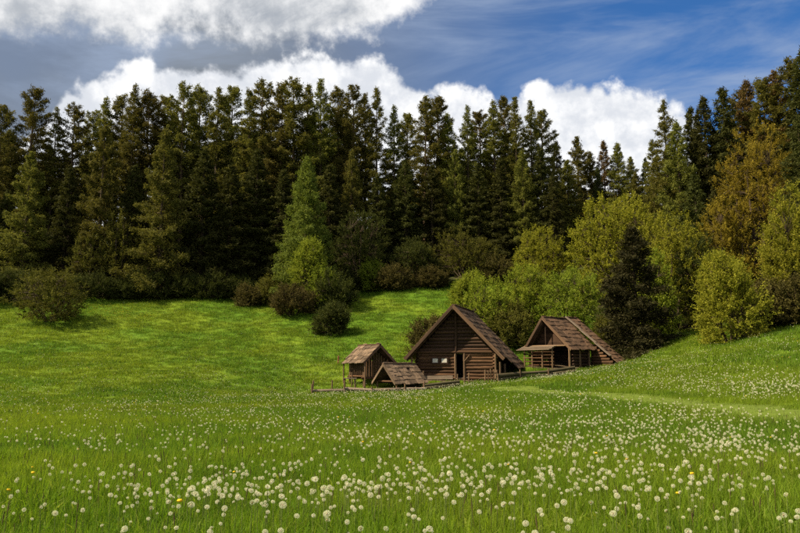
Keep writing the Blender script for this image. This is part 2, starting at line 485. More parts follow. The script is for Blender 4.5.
# ------------------------------------------------------------------ conifers
def conifer(seed, Ht, cb, rad, nb, droop, prof, tw, ncard, cl, cw, trunk_r, mat, bark, name, lean=.01, deadfrom=None, up=.0, rag=(.62, 1.15)):
    g = np.random.default_rng(seed)
    tb = Tubes()
    zz = np.linspace(-.6, Ht, 14)
    ox = np.cumsum(g.normal(0, lean * Ht / 14, 14)); oy = np.cumsum(g.normal(0, lean * Ht / 14, 14)); ox -= ox[0]; oy -= oy[0]
    tr = trunk_r * (1 - np.clip(zz / Ht, 0, 1)) ** .8 + .02; tr[0] *= 1.25
    tb.add(np.stack([ox, oy, zz], -1), tr, 8)
    bp, bd, bl = [], [], []
    for i in range(nb):
        t = (i + g.uniform(0, 1)) / nb
        z = Ht * (cb + (1 - cb) * t) * .995
        L = rad * prof(t) * g.uniform(*rag)
        a = i * 2.39996 + g.normal(0, .5)
        e = -droop * (1 - t) ** .7 + up * t + .75 * t ** 3 + g.normal(0, .10)
        d = np.array([math.cos(a) * math.cos(e), math.sin(a) * math.cos(e), math.sin(e)])
        b0 = np.array([np.interp(z, zz, ox), np.interp(z, zz, oy), z])
        s = np.linspace(0, 1, 6)[:, None]
        curve_ = b0 + d * L * s + np.array([0, 0, 1.0]) * L * (.16 * s ** 2.2 - .05 * s)
        tb.add(curve_, np.linspace(max(.018, .018 * L), .008, 6), 3)
        n = max(4, int(tw * L))
        ss = g.uniform(.10, 1, n) ** .8
        p = np.stack([np.interp(ss, s[:, 0], curve_[:, k]) for k in range(3)], -1)
        side = np.cross(d, [0, 0, 1.0]); side /= np.linalg.norm(side) + 1e-9
        sg = np.where(g.random(n) < .5, -1, 1)[:, None]
        dd = side * sg * g.uniform(.5, 1.1, n)[:, None] + d * g.uniform(.35, .9, n)[:, None] + np.array([0, 0, 1]) * g.normal(-.08, .42, n)[:, None]
        dd /= np.linalg.norm(dd, axis=1)[:, None]
        ll = np.clip(L * .40 * (1.15 - ss) + .28, .25, 1.6) * g.uniform(.6, 1.2, n)
        bp.append(p); bd.append(dd); bl.append(ll)
    # leader
    n = 14; zl = Ht * g.uniform(.93, 1.0, n)
    p = np.stack([np.interp(zl, zz, ox), np.interp(zl, zz, oy), zl], -1)
    dd = g.normal(size=(n, 3)) * .5 + [0, 0, .9]; dd /= np.linalg.norm(dd, axis=1)[:, None]
    bp.append(p); bd.append(dd); bl.append(np.full(n, .35) + (Ht - zl) * .25)
    if deadfrom is not None:                 # dead lower branches
        for z in np.arange(Ht * deadfrom, Ht * cb, .45):
            a = g.uniform(0, 6.28); L = g.uniform(.4, 2.2); d = np.array([math.cos(a), math.sin(a), g.uniform(-.35, .1)])
            b0 = np.array([np.interp(z, zz, ox), np.interp(z, zz, oy), z]); s = np.linspace(0, 1, 3)[:, None]
            tb.add(b0 + d * L * s, [.03, .02, .008], 3)
    bp = np.concatenate(bp); bd = np.concatenate(bd); bl = np.concatenate(bl)
    k = ncard; u = (np.arange(k) + .5) / k
    c = (bp[:, None] + bd[:, None] * (bl[:, None] * u)[..., None]).reshape(-1, 3)
    c += g.normal(0, .13, c.shape)
    d = np.repeat(bd, k, 0) + g.normal(0, .60, c.shape) + [0, 0, -.12]
    n = len(c)
    v, q = cards(c, d, cl * g.uniform(.6, 1.3, n), cw * g.uniform(.6, 1.4, n), g)
    tone = np.repeat(np.clip(np.repeat(g.normal(.5, .22, len(bp)), k) + g.normal(0, .12, n), 0, 1), 3)
    return (tb.mesh(name + '_trunk', bark), np_mesh(name + '_crown', v, None, q, [mat], {'v': tone}))


MF_PINE = foliage_mat('pine_needles', (0.048, 0.047, 0.011), (0.165, 0.145, 0.034), .36, .25)
MF_LARCH = foliage_mat('larch_needles', (0.054, 0.058, 0.012), (0.180, 0.168, 0.036), .40, .25)
MF_SPRUCE = foliage_mat('spruce_needles', (0.024, 0.028, 0.008), (0.078, 0.080, 0.020), .26, .25)
MF_BRIGHT = foliage_mat('young_larch_needles', (0.074, 0.104, 0.018), (0.175, 0.205, 0.036), .40, .05)
MF_RED = foliage_mat('russet_needles', (0.060, 0.040, 0.014), (0.150, 0.095, 0.032), .28, .15)

tall_prof = lambda t: (min(1, .45 + t * 2.2)) * (1 - t) ** .42 + .06
cone_prof = lambda t: (1 - t) ** .82 + .03
VAR = {}
for k in range(5):
    VAR['pine%d' % k] = conifer(100 + k, 30, .40 + .05 * (k % 3), 3.7 + .5 * (k % 2), 72, .08, tall_prof, 14, 8, .40, .115, .30, MF_PINE, MBARKP, 'pine', .022, .10, .15 + .12 * (k % 3))
for k in range(4):
    VAR['larch%d' % k] = conifer(200 + k, 30, .28 + .06 * (k % 2), 3.5, 96, .14, lambda t: (min(1, .5 + t * 1.8)) * (1 - t) ** .72 + .05, 13, 8, .38, .11, .28, MF_LARCH, MBARK, 'larch', .012, .08, .2)
for k in range(3):
    VAR['cone%d' % k] = conifer(300 + k, 22, .05, 6.0, 140, .28, cone_prof, 12, 8, .40, .12, .32, MF_LARCH, MBARK, 'broad_larch', .006, None, .1)
for k in range(2):
    VAR['spruce%d' % k] = conifer(400 + k, 22, .06, 4.4, 140, .42, cone_prof, 13, 8, .40, .13, .3, MF_SPRUCE, MBARK, 'spruce', .005, None, -.1)
VAR['bright0'] = conifer(500, 15, .04, 4.6, 150, .10, cone_prof, 15, 9, .28, .085, .2, MF_BRIGHT, MBARK, 'young_larch', .004, None, .25, (.82, 1.04))
MF_DARK = foliage_mat('dark_spruce_needles', (0.014, 0.014, 0.006), (0.046, 0.040, 0.014), .15, .0)
VAR['dark0'] = conifer(510, 10.5, .02, 3.2, 120, .34, lambda t: (1 - t) ** .8 + .04, 26, 9, .22, .08, .16, MF_DARK, MBARK, 'dark_spruce', .004, None, .1)
VAR['russet0'] = conifer(520, 24, .25, 4.2, 90, .15, lambda t: (min(1, .5 + t * 1.8)) * (1 - t) ** .75 + .05, 11, 9, .40, .11, .28, MF_RED, MBARK, 'russet_larch', .012, .08, .2)
VH = {'pine': 30, 'larch': 30, 'cone': 22, 'spruce': 22, 'bright': 15, 'dark': 10.5, 'russet': 24}


def plant_conifer(kind, px, top, Yd, wfac, label, group=None, name=None, base_py=None):
    if base_py is not None:
        x, Yd = ground_at(px, base_py)
    # position along the ray column so that the top falls on the pixel
    dt = pix_dir(px, top); x = dt[0] / dt[1] * Yd; ztop = ZC + dt[2] / dt[1] * Yd
    z = h1(x, Yd); ht = ztop - z
    ks = [k for k in VAR if k.rstrip('0123456789') == kind]
    v = VAR[random.choice(ks)]
    t = empty(name or {'pine': 'pine_tree', 'larch': 'larch_tree', 'cone': 'larch_tree', 'spruce': 'spruce_tree', 'bright': 'young_larch_tree', 'dark': 'spruce_tree', 'russet': 'larch_tree'}[kind], (x, Yd, z - .1), random.uniform(0, 6.28))
    s = ht / VH[kind]; t.scale = (s * wfac, s * wfac, s)
    link('trunk', v[0], t); link('crown', v[1], t)
    tag(t, label, 'tree', group)
    return t


def landmark(px):
    for lim, t in ((15, 'beyond the lone olive bush'), (90, 'behind the lone olive bush'), (150, 'right after the lone olive bush'), (205, 'at the middle of the dark forest foot'), (262, 'behind the reddish brown scrub'), (300, 'just before the bright young larch'),
                   (325, 'behind the bright young larch'), (350, 'just after the bright young larch'), (400, 'up the slope from the granary'), (435, 'up the slope from the gap beside the granary'), (480, 'up the slope from the log hut'), (520, 'above the gap between log hut and barn hut'), (9999, 'above the barn hut')):
        if px < lim: return t
FG = 'tall conifers of the forest edge'
L_PINE = 'tall pine with bare trunk and ragged olive crown in the forest behind the meadow'
L_LARCH = 'tall slim feathery larch in the forest behind the meadow'
L_CONE = 'broad dark green larch branched to the ground at the forest edge'
L_SPR = 'dense blackish green spruce among the forest pines'
outline = [(-250, 70), (-100, 95), (0, 108), (35, 90), (60, 108), (80, 106), (105, 98), (135, 86), (150, 96), (185, 86), (215, 88), (235, 90), (265, 82), (290, 80), (320, 80), (350, 86), (375, 90), (395, 106), (430, 99),
           (465, 106), (490, 101), (512, 97), (535, 100), (545, 130), (560, 142), (600, 146), (640, 160), (655, 112), (665, 102), (685, 115), (700, 97), (722, 90), (745, 82), (770, 74), (800, 56), (900, 20), (1100, -20)]
ox_, oy_ = [a[0] for a in outline], [a[1] for a in outline]
# crest trees whose tops draw the skyline
for px, top, kind, Yd in [(-60, 100, 'pine', 112), (-28, 112, 'larch', 110), (4, 109, 'pine', 108), (34, 89, 'pine', 110), (58, 108, 'larch', 112), (78, 106, 'pine', 112), (92, 112, 'pine', 118), (107, 98, 'larch', 114), (121, 96, 'pine', 116), (136, 85, 'larch', 112),
                          (152, 95, 'pine', 114), (170, 98, 'pine', 118), (187, 86, 'pine', 114), (203, 90, 'pine', 118), (219, 88, 'larch', 113), (234, 90, 'pine', 116), (250, 92, 'larch', 112), (266, 83, 'pine', 114), (281, 84, 'pine', 112), (296, 80, 'pine', 112),
                          (309, 86, 'larch', 116), (322, 80, 'larch', 112), (338, 88, 'pine', 115), (353, 86, 'pine', 113), (366, 94, 'larch', 118), (376, 88, 'larch', 113), (394, 106, 'larch', 114), (408, 116, 'pine', 117), (424, 100, 'pine', 112), (436, 99, 'pine', 115), (448, 114, 'larch', 112),
                          (467, 106, 'larch', 112), (480, 112, 'pine', 118), (493, 101, 'larch', 113), (505, 99, 'pine', 116), (515, 97, 'larch', 112), (530, 101, 'larch', 114), (542, 112, 'pine', 116)]:
    plant_conifer(kind, px, top, Yd, random.uniform(.95, 1.2), ('tall ragged pine on the forest skyline ' if kind == 'pine' else 'tall slim larch on the forest skyline ') + landmark(px), FG)
# distant smaller conifers in the dip
for px, top, kind, Yd in [(556, 142, 'spruce', 128), (577, 137, 'cone', 126), (590, 152, 'cone', 128), (603, 141, 'russet', 126), (617, 143, 'cone', 125), (630, 157, 'cone', 128), (645, 158, 'spruce', 126), (567, 160, 'cone', 120), (597, 168, 'spruce', 118), (635, 172, 'cone', 116)]:
    plant_conifer(kind, px, top, Yd, .95, {'spruce': 'dark spruce standing in the dip of the forest skyline', 'cone': 'green larch standing in the dip of the forest skyline', 'russet': 'russet brown larch in the dip of the forest skyline'}[kind], None if kind == 'russet' else 'conifers in the dip of the skyline')
# right hand stand
for px, top, kind, Yd, w in [(664, 101, 'larch', 88, 1.15), (652, 140, 'larch', 92, 1.1), (676, 122, 'cone', 86, .8), (690, 108, 'spruce', 90, 1.0), (703, 97, 'spruce', 86, 1.0), (722, 89, 'spruce', 85, 1.1), (738, 92, 'pine', 90, 1.3), (747, 81, 'russet', 86, 1.0),
                             (762, 82, 'pine', 84, 1.2), (775, 72, 'russet', 84, 1.1), (790, 62, 'pine', 82, 1.2), (803, 48, 'spruce', 78, 1.1), (826, 40, 'pine', 80, 1.2), (850, 30, 'spruce', 78, 1.2), (880, 20, 'pine', 78, 1.2), (694, 175, 'spruce', 78, 1.2), (714, 185, 'spruce', 76, 1.1)]:
    plant_conifer(kind, px, top, Yd, w, {'larch': 'tall feathery larch', 'cone': 'broad green larch', 'spruce': 'dark spruce', 'pine': 'ragged pine', 'russet': 'russet brown larch'}[kind] + (' behind the yellow green tree beside the dark spruce' if px < 685 else ' next to the golden orange tree' if px < 728 else ' right behind the golden orange tree' if px < 770 else ' behind the tall yellow green bush' if px < 810 else ' farther along the right hand slope'), 'conifers of the right hand stand')
plant_conifer('spruce', 797, 118, 66, 1.0, 'near black spruce hanging over the yellow green bushes on the right', None)
# front row of broad larches and dark spruces
for px, top, kind, Yd, w in [(-45, 140, 'cone', 98, 1.0), (32, 152, 'cone', 98, .92), (8, 190, 'spruce', 100, 1.2), (70, 168, 'spruce', 103, 1.2), (106, 126, 'cone', 101, .82), (166, 129, 'cone', 99, .88), (136, 165, 'spruce', 103, 1.2), (205, 150, 'spruce', 104, 1.3),
                             (232, 165, 'spruce', 103, 1.4), (258, 150, 'spruce', 106, 1.3), (284, 170, 'spruce', 105, 1.3), (330, 165, 'spruce', 106, 1.3), (352, 150, 'cone', 108, .7), (378, 175, 'spruce', 107, 1.3), (405, 160, 'spruce', 108, 1.2),
                             (432, 165, 'spruce', 108, 1.3), (455, 150, 'cone', 109, .7), (478, 165, 'spruce', 108, 1.3), (500, 160, 'spruce', 107, 1.2), (522, 150, 'cone', 106, .8), (540, 148, 'spruce', 106, 1.0), (552, 175, 'spruce', 104, 1.1)]:
    plant_conifer(kind, px, top, Yd, w, ('broad larch branched to the ground ' if kind == 'cone' else 'dense blackish green spruce ') + landmark(px), 'broad conifers at the forest edge' if kind == 'cone' else 'dark spruces between the pines')
plant_conifer('bright', 307, 158, 95, .85, 'bright green young larch standing out before the dark forest')
plant_conifer('dark', 632, 228, 57, 1.22, 'dark spruce with brownish tip beside the broken roofed hut', base_py=355)
# deeper rows of the wood
for k in range(190):
    px = random.uniform(-260, 1060)
    right = px > 650
    Yd = random.uniform(92, 125) if right else random.uniform(116, 165)
    kind = random.choice(['pine', 'larch', 'spruce', 'spruce'])
    top = np.interp(px, ox_, oy_) + (random.uniform(28, 75) if kind != 'spruce' else random.uniform(45, 110))
    plant_conifer(kind, px, top, Yd, random.uniform(1.0, 1.35) * (1.35 if kind == 'spruce' else 1), {'pine': 'pine deep in the wood behind the forest edge trees', 'larch': 'larch deep in the wood behind the forest edge trees', 'spruce': 'spruce deep in the wood behind the forest edge trees'}[kind], 'trees deep in the wood')


# ------------------------------------------------------------------ broadleaf bushes and trees
def broadleaf(seed, w, h, mat, low=.0, dens=1.0, leaf=.125, up=.5, shell=.45, gap=.25, twl=.8, cap=400, lobe=1.0, k=16):
    g = np.random.default_rng(seed)
    vol = w * w * h
    na = int(np.clip(36 * dens * vol ** .55, 30, cap))
    # uneven envelope: a few lobes
    lob = g.normal(size=(14, 3)); lob /= np.linalg.norm(lob, axis=1)[:, None]; la = g.uniform(-.30, .26, 14) * lobe
    P = []
    while len(P) < na:
        d = g.normal(size=3); d /= np.linalg.norm(d)
        if d[2] < (-.8 if low < .1 else -.5): continue
        rr = (1 - shell * g.random() ** 1.5) * (1 + sum(la * np.clip((lob @ d - .65) / .3, 0, 1)))
        if g.random() < .25: rr *= g.uniform(.35, .9)
        z = h * (low + (1 - low) * (.38 + .55 * d[2] * rr))
        if z < .12: z = g.uniform(.1, .4)
        P.append([d[0] * rr * w * .5 * .92, d[1] * rr * w * .5 * .92, z])
    P = np.array(P)
    keep = np.sin(P[:, 0] * 5.1 / w + seed) * np.sin(P[:, 1] * 5.7 / w + seed * 2) * np.sin(P[:, 2] * 6.1 / h + seed * 3) > -1 + gap * 1.1
    P = P[keep]
    tb = Tubes()
    nm = max(4, min(9, int(w * 1.2)))
    mains = []
    trunk_top = np.array([0, 0, h * low * .7 + .02])
    if low > .1: tb.add([[0, 0, -.4], [0.03 * h * .3, 0, h * low * .35], trunk_top], [.035 * h * .6 + .03, .03 * h * .5 + .02, .025 * h * .4 + .02], 7)
    for kk in range(nm):
        a = kk * 6.283 / nm + g.normal(0, .3); e = g.uniform(.2, .75)
        end = np.array([math.cos(a) * w * .30 * (1 - e * .5), math.sin(a) * w * .30 * (1 - e * .5), h * (low + (1 - low) * (.45 + .4 * e))])
        st = trunk_top + np.array([math.cos(a), math.sin(a), 0]) * (.12 if low <= .1 else .03) + ([0, 0, -.3] if low <= .1 else [0, 0, 0])
        s = np.linspace(0, 1, 6)[:, None]
        c = st * (1 - s) + end * s + np.array([math.cos(a), math.sin(a), 0]) * w * .07 * np.sin(s * math.pi) + g.normal(0, .04 * w / 5, (6, 3)) * s
        tb.add(c, np.linspace(.012 * h + .02, .012, 6), 5); mains.append(c)
    MP = np.concatenate(mains)
    tips, tdir = [], []
    ctr = np.array([0, 0, h * (low + (1 - low) * .25)])
    for p in P:
        c = MP[np.argmin(((MP - p) ** 2).sum(1) + .5 * np.maximum(0, MP[:, 2] - p[2]) ** 2)]
        s = np.linspace(0, 1, 4)[:, None]
        b = c * (1 - s) + p * s + np.array([0, 0, 1]) * .08 * np.sin(s * math.pi) * np.linalg.norm(p - c)
        tb.add(b, np.linspace(.022, .008, 4), 3)
        o = p - ctr; o /= np.linalg.norm(o) + 1e-9
        nt_ = g.integers(5, 8)
        for _ in range(nt_):
            d = o * .8 + g.normal(0, .42, 3) + [0, 0, up]; d /= np.linalg.norm(d)
            tips.append(p); tdir.append(d * g.uniform(.35, 1.5) * twl)
    tips = np.array(tips); tdir = np.array(tdir)
    u = g.uniform(.05, 1.0, (len(tips), k))
    c = (tips[:, None] + tdir[:, None] * u[..., None]).reshape(-1, 3)
    c += g.normal(0, .065 * twl, c.shape)
    c[:, 2] = np.maximum(c[:, 2], .04)
    n = len(c)
    d = np.repeat(tdir, k, 0) * .6 + g.normal(0, .6, c.shape)
    v, q = cards(c, d, leaf * g.uniform(.6, 1.4, n), leaf * .8 * g.uniform(.6, 1.4, n), g)
    tone = np.clip(np.repeat(g.normal(.5, .30, len(tips)), k) + g.normal(0, .18, n), 0, 1)
    return tb.mesh('limbs', MTWIG), np_mesh('leaves', v, None, q, [mat], {'v': np.repeat(tone, 3)})


MB = {
    'olive': foliage_mat('olive_leaves', (0.050, 0.052, 0.010), (0.140, 0.132, 0.024), .35, .05),
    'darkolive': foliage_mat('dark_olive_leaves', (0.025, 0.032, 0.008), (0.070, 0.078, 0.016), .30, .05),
    'brown': foliage_mat('brown_shrub_leaves', (0.038, 0.033, 0.010), (0.105, 0.085, 0.024), .25, .10),
    'lime': foliage_mat('spring_lime_leaves', (0.110, 0.150, 0.014), (0.280, 0.310, 0.036), .45, .05),
    'yellow': foliage_mat('yellow_green_leaves', (0.120, 0.130, 0.012), (0.310, 0.290, 0.034), .45, .05),
    'green': foliage_mat('fresh_green_leaves', (0.100, 0.140, 0.014), (0.240, 0.285, 0.032), .42, .05),
    'gold': foliage_mat('golden_leaves', (0.120, 0.092, 0.011), (0.285, 0.212, 0.028), .40, .05),
}
bush_seed = [900]


def bush(px, base, top, wpx, kind, label, low=.0, Yd=None, name='bush', group=None, **kw):
    if Yd is None: x, Yd = ground_at(px, base)
    else: x = (px - 400) / F * Yd
    dt = pix_dir(px, top); x = dt[0] / dt[1] * Yd
    z = h1(x, Yd); ht = ZC + dt[2] / dt[1] * Yd - z
    w = wpx / F * Yd
    bush_seed[0] += 1
    a, b = broadleaf(bush_seed[0], w, ht, MB[kind], low, **kw)
    t = empty(name, (x, Yd, z - .05), random.uniform(0, 6.28))
    link('trunk', a, t); link('crown', b, t)
    tag(t, label, 'tree' if 'tree' in name else 'bush', group)
    return t


bush(53, 322, 268, 70, 'olive', 'large rounded dark olive bush standing alone at the left forest edge', dens=1.5, up=.25, gap=.1)
bush(250, 306, 283, 26, 'brown', 'small reddish brown bush left of the olive scrub', dens=1.3, lobe=1.6)
bush(271, 304, 281, 30, 'olive', 'pale olive bush beside the reddish brown one', dens=1.3)
bush(293, 316, 284, 50, 'brown', 'low wide dark brown bush on the slope before the young larch', dens=1.5, up=.3, gap=.2, lobe=1.7)
bush(310, 298, 236, 36, 'lime', 'slender yellow green sapling in front of the bright young larch', .22, Yd=90, name='sapling_tree')
bush(321, 300, 268, 32, 'green', 'bright green leafy bush right of the yellow sapling', Yd=89, dens=1.2)
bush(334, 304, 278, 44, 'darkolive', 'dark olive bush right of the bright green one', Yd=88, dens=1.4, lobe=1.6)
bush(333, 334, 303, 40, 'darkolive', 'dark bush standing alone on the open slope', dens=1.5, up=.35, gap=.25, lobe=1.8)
bush(361, 290, 208, 62, 'darkolive', 'olive brown broadleaf tree right of the bright young larch', .15, name='broadleaf_tree')
bush(416, 286, 236, 50, 'darkolive', 'dark olive tree between two paler ones at the forest edge', .1, name='broadleaf_tree')
bush(465, 283, 234, 60, 'olive', 'spreading olive tree at the forest edge above the main hut', .1, name='broadleaf_tree')
bush(374, 291, 262, 26, 'green', 'small green bush among brown scrub under the forest', dens=1.2)
bush(395, 291, 267, 44, 'brown', 'brown scrub bush under the forest beside the green one', dens=1.3)
bush(432, 288, 270, 36, 'brown', 'low brown scrub bush above the open slope', dens=1.3)
bush(494, 283, 258, 40, 'brown', 'brown scrub bush right of the spreading olive tree', dens=1.3)
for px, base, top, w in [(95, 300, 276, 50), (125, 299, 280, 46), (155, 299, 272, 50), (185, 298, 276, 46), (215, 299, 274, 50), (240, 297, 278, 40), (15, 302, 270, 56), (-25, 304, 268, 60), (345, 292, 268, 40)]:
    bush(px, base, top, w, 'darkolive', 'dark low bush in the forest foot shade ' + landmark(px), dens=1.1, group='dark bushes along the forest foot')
bush(122, 0, 196, 40, 'olive', 'pale olive broadleaf tree between the broad dark larches', .05, Yd=99, name='broadleaf_tree', dens=1.1, cap=300)
bush(92, 0, 228, 40, 'olive', 'smaller pale olive tree right behind the lone olive bush', .05, Yd=98, name='broadleaf_tree', dens=1.1, cap=300)
bush(432, 0, 318, 44, 'brown', 'brown twiggy bush behind the left roof slope of the main hut', Yd=67, dens=1.4)
bush(467, 0, 270, 36, 'lime', 'upright lime green bush rising behind the main hut roof', Yd=82, dens=1.2)
bush(488, 0, 280, 58, 'lime', 'lime green bush behind the right roof slope of the main hut', Yd=74, dens=1.3)
bush(509, 0, 304, 50, 'olive', 'olive brown thicket behind the gap between the two big huts', Yd=72, dens=1.4, up=.3)
bush(526, 0, 262, 50, 'lime', 'lime green bush behind the gap between the two big huts', Yd=77, dens=1.2)
bush(571, 0, 264, 66, 'green', 'fresh green bush directly above the broken roofed hut', Yd=73, dens=1.4)
bush(540, 0, 222, 60, 'yellow', 'yellow green bushy tree behind the fresh green bush', .05, Yd=88, name='bushy_tree', dens=1.7, lobe=.4, gap=.05, cap=520)
bush(613, 0, 189, 108, 'yellow', 'large domed yellow green tree behind the dark spruce', .05, Yd=84, name='domed_tree', dens=1.9, gap=.03, leaf=.16, cap=900, lobe=.2, k=15, twl=.95)
bush(668, 0, 203, 72, 'yellow', 'yellow green tree right of the dark spruce', .05, Yd=72, name='bushy_tree', dens=1.7, gap=.05, cap=600, lobe=.5)
bush(652, 0, 250, 44, 'lime', 'lime green bush between the dark spruce and the yellow green tree', Yd=68, dens=1.1)
bush(613, 0, 317, 40, 'olive', 'low olive bush between the broken roofed hut and the dark spruce', Yd=69, dens=1.6)
bush(724, 344, 247, 64, 'yellow', 'rounded yellow green bush at the foot of the right hand slope', dens=2.2, up=.45, leaf=.11, gap=.14, cap=560, lobe=1.1)
bush(757, 0, 284, 60, 'brown', 'brown undergrowth bush between the two yellow green bushes on the right', Yd=56, dens=1.5)
bush(787, 0, 194, 74, 'yellow', 'tall yellow green bush on the right hand slope', .03, Yd=57, name='bushy_tree', dens=1.9, leaf=.12, gap=.12, cap=600, lobe=1.0)
bush(845, 0, 225, 90, 'yellow', 'yellow green bush farther along the right hand slope', Yd=55, dens=1.2)
bush(802, 0, 275, 60, 'brown', 'brown undergrowth bush below the tall yellow green bush', Yd=54, dens=1.4)
bush(750, 0, 116, 92, 'gold', 'golden orange leafed tree before the dark right hand conifers', .15, Yd=74, name='golden_tree', dens=1.9, gap=.08, cap=620, lobe=.8)
bush(725, 0, 190, 60, 'gold', 'smaller golden brown tree below the golden orange one', .1, Yd=72, name='golden_tree', dens=1.0)
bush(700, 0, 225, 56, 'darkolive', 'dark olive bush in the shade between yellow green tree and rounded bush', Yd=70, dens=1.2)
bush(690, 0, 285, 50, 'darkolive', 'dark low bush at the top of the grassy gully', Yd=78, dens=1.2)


# ------------------------------------------------------------------ huts
def box_mesh(name, mat, bev=.12):
    """unit board, 1 x 1 x 1 centred, softly chamfered along its length"""
    import bmesh
    bm = bmesh.new(); bmesh.ops.create_cube(bm, size=1)
    bmesh.ops.bevel(bm, geom=[e for e in bm.edges], offset=bev * .25, segments=1, affect='EDGES')
    me = bpy.data.meshes.new(name); bm.to_mesh(me); bm.free(); me.materials.append(mat)
    return me


def log_mesh(name, mat, seed, k=9):
    """unit log along x, length 1, radius .5 with knobbly outline"""
    g = np.random.default_rng(seed); m = 7
    xs = np.linspace(-.5, .5, m); v = []
    for x in xs:
        r = .5 * (1 + g.normal(0, .045, k)) * (1 + .04 * math.sin(x * 7 + seed))
        a = np.arange(k) * 2 * math.pi / k
        v.append(np.stack([np.full(k, x), r * np.cos(a), r * np.sin(a)], -1))
    v = np.concatenate(v + [np.array([[-.5, 0, 0], [.5, 0, 0]])])
    q = [[i * k + j, (i + 1) * k + j, (i + 1) * k + (j + 1) % k, i * k + (j + 1) % k] for i in range(m - 1) for j in range(k)]
    t = [[m * k, j, (j + 1) % k] for j in range(k)] + [[m * k + 1, (m - 1) * k + (j + 1) % k, (m - 1) * k + j] for j in range(k)]
    return np_mesh(name, v, q, t, [mat], smooth=False)


LOGS = {}
for key, mt in (('log', MLOG), ('dark', MLOGD), ('post', MPOST), ('moss', MMOSS), ('pale', MPALE), ('red', MRED), ('shin', MSHIN)):
    LOGS[key] = [log_mesh('log_' + key, mt, 40 + s) for s in range(3)]
BOARD = {'shin': box_mesh('board', MSHIN), 'shinl': box_mesh('pale_board', MSHINL), 'dark': box_mesh('dark_board', MLOGD), 'log': box_mesh('plank', MLOG), 'pale': box_mesh('pale_plank', MPALE), 'white': box_mesh('pane_panel', MWHITE), 'post': box_mesh('post_plank', MPOST)}


def bar(name, a, b, r, key, parent, r2=None, shape='log', roll=0.0):
    """a round log (or squared timber of section r x r2) from a to b in the parent's space"""
    a, b = Vector(a), Vector(b); d = b - a
    me = random.choice(LOGS[key]) if shape == 'log' else BOARD[key]
    qt = d.to_track_quat('X', 'Z')
    o = link(name, me, parent); o.rotation_mode = 'QUATERNION'
    o.rotation_quaternion = qt @ Matrix.Rotation(roll + (random.uniform(0, 6.28) if shape == 'log' else 0), 4, 'X').to_quaternion()
    o.location = (a + b) / 2
    o.scale = (d.length, 2 * r, 2 * (r2 if r2 is not None else r))
    return o


def roof_plane(hut, side, apex, run, drop, y0, y1, rows, bw, key, thick=.05, under='dark', seed=0, y0fn=None, xoff=0.0):
    """one roof slope: a deck with overlapping courses of boards. side=+1 slopes to +x. apex=(x,z)"""
    g = random.Random(seed)
    sl = math.hypot(run, drop); ang = math.atan2(drop, run)
    ux, uz = side * math.cos(ang), -math.sin(ang)              # down the slope
    nx_, nz_ = side * math.sin(ang), math.cos(ang)             # outwards
    # deck slab
    f0 = (lambda s: y0) if y0fn is None else y0fn
    v = []
    for s, yy0 in ((0.0, f0(0.0)), (sl * .97, f0(sl * .97))):
        for yy in (yy0 + .06, y1 - .06):
            for off in (-.05, .03):
                v.append((apex[0] + ux * s + nx_ * off, yy, apex[1] + uz * s + nz_ * off))
    q = [(0, 2, 3, 1), (4, 5, 7, 6), (0, 1, 5, 4), (2, 6, 7, 3), (1, 3, 7, 5), (0, 4, 6, 2)]
    deck = link('roof', np_mesh('roof_deck', v, q, None, [MLOGD]), hut)
    rl = sl / rows
    for r in range(rows):
        s0 = r * rl; ya = f0(s0 + rl * .5); yb = y1
        y = ya - g.uniform(0, .05)
        while y < yb - .05:
            w = bw * g.uniform(.75, 1.3)
            if y + w > yb - bw * .4: w = yb - y + g.uniform(-.02, .06)
            if g.random() < .012 and r > 0: y += w; continue
            ln = rl * 1.36 * g.uniform(.94, 1.10)
            sc = s0 + rl * 1.12 - ln / 2 + g.uniform(-.07, .08)
            off = .03 + thick * .9 + g.uniform(-.008, .03) - .05 * math.sin(math.pi * min(1, max(0, (y - y0) / (y1 - y0)))) * .6
            tilt = -.5 * thick / ln * 1.8 + g.normalvariate(0, .015)
            o = link('shingle', BOARD[key], deck)
            # board: local x down the slope, y along ridge, z outwards
            ca, sa = math.cos(tilt), math.sin(tilt)
            X_ = Vector((ux, 0, uz)); Z_ = Vector((nx_, 0, nz_)); Y_ = Z_.cross(X_)
            X2 = X_ * ca - Z_ * sa; Z2 = Z_ * ca + X_ * sa
            m = Matrix((X2, Y_, Z2)).transposed().to_4x4() @ Matrix.Rotation(g.normalvariate(0, .04), 4, 'Z')
            o.rotation_mode = 'QUATERNION'; o.rotation_quaternion = m.to_quaternion()
            o.location = (apex[0] + ux * sc + nx_ * off, y + w / 2, apex[1] + uz * sc + nz_ * off)
            o.scale = (ln, w * .955, thick * g.uniform(.8, 1.5))
            y += w
    return deck


def put_hut(name, px, Yd, rz, label, zoff=0.0):
    x = (px - 400) / F * Yd * 1.0
    d = pix_dir(px, 360); x = d[0] / d[1] * Yd
    o = empty(name, (x, Yd, h1(x, Yd) + zoff), rz)
    tag(o, label, 'hut'); return o


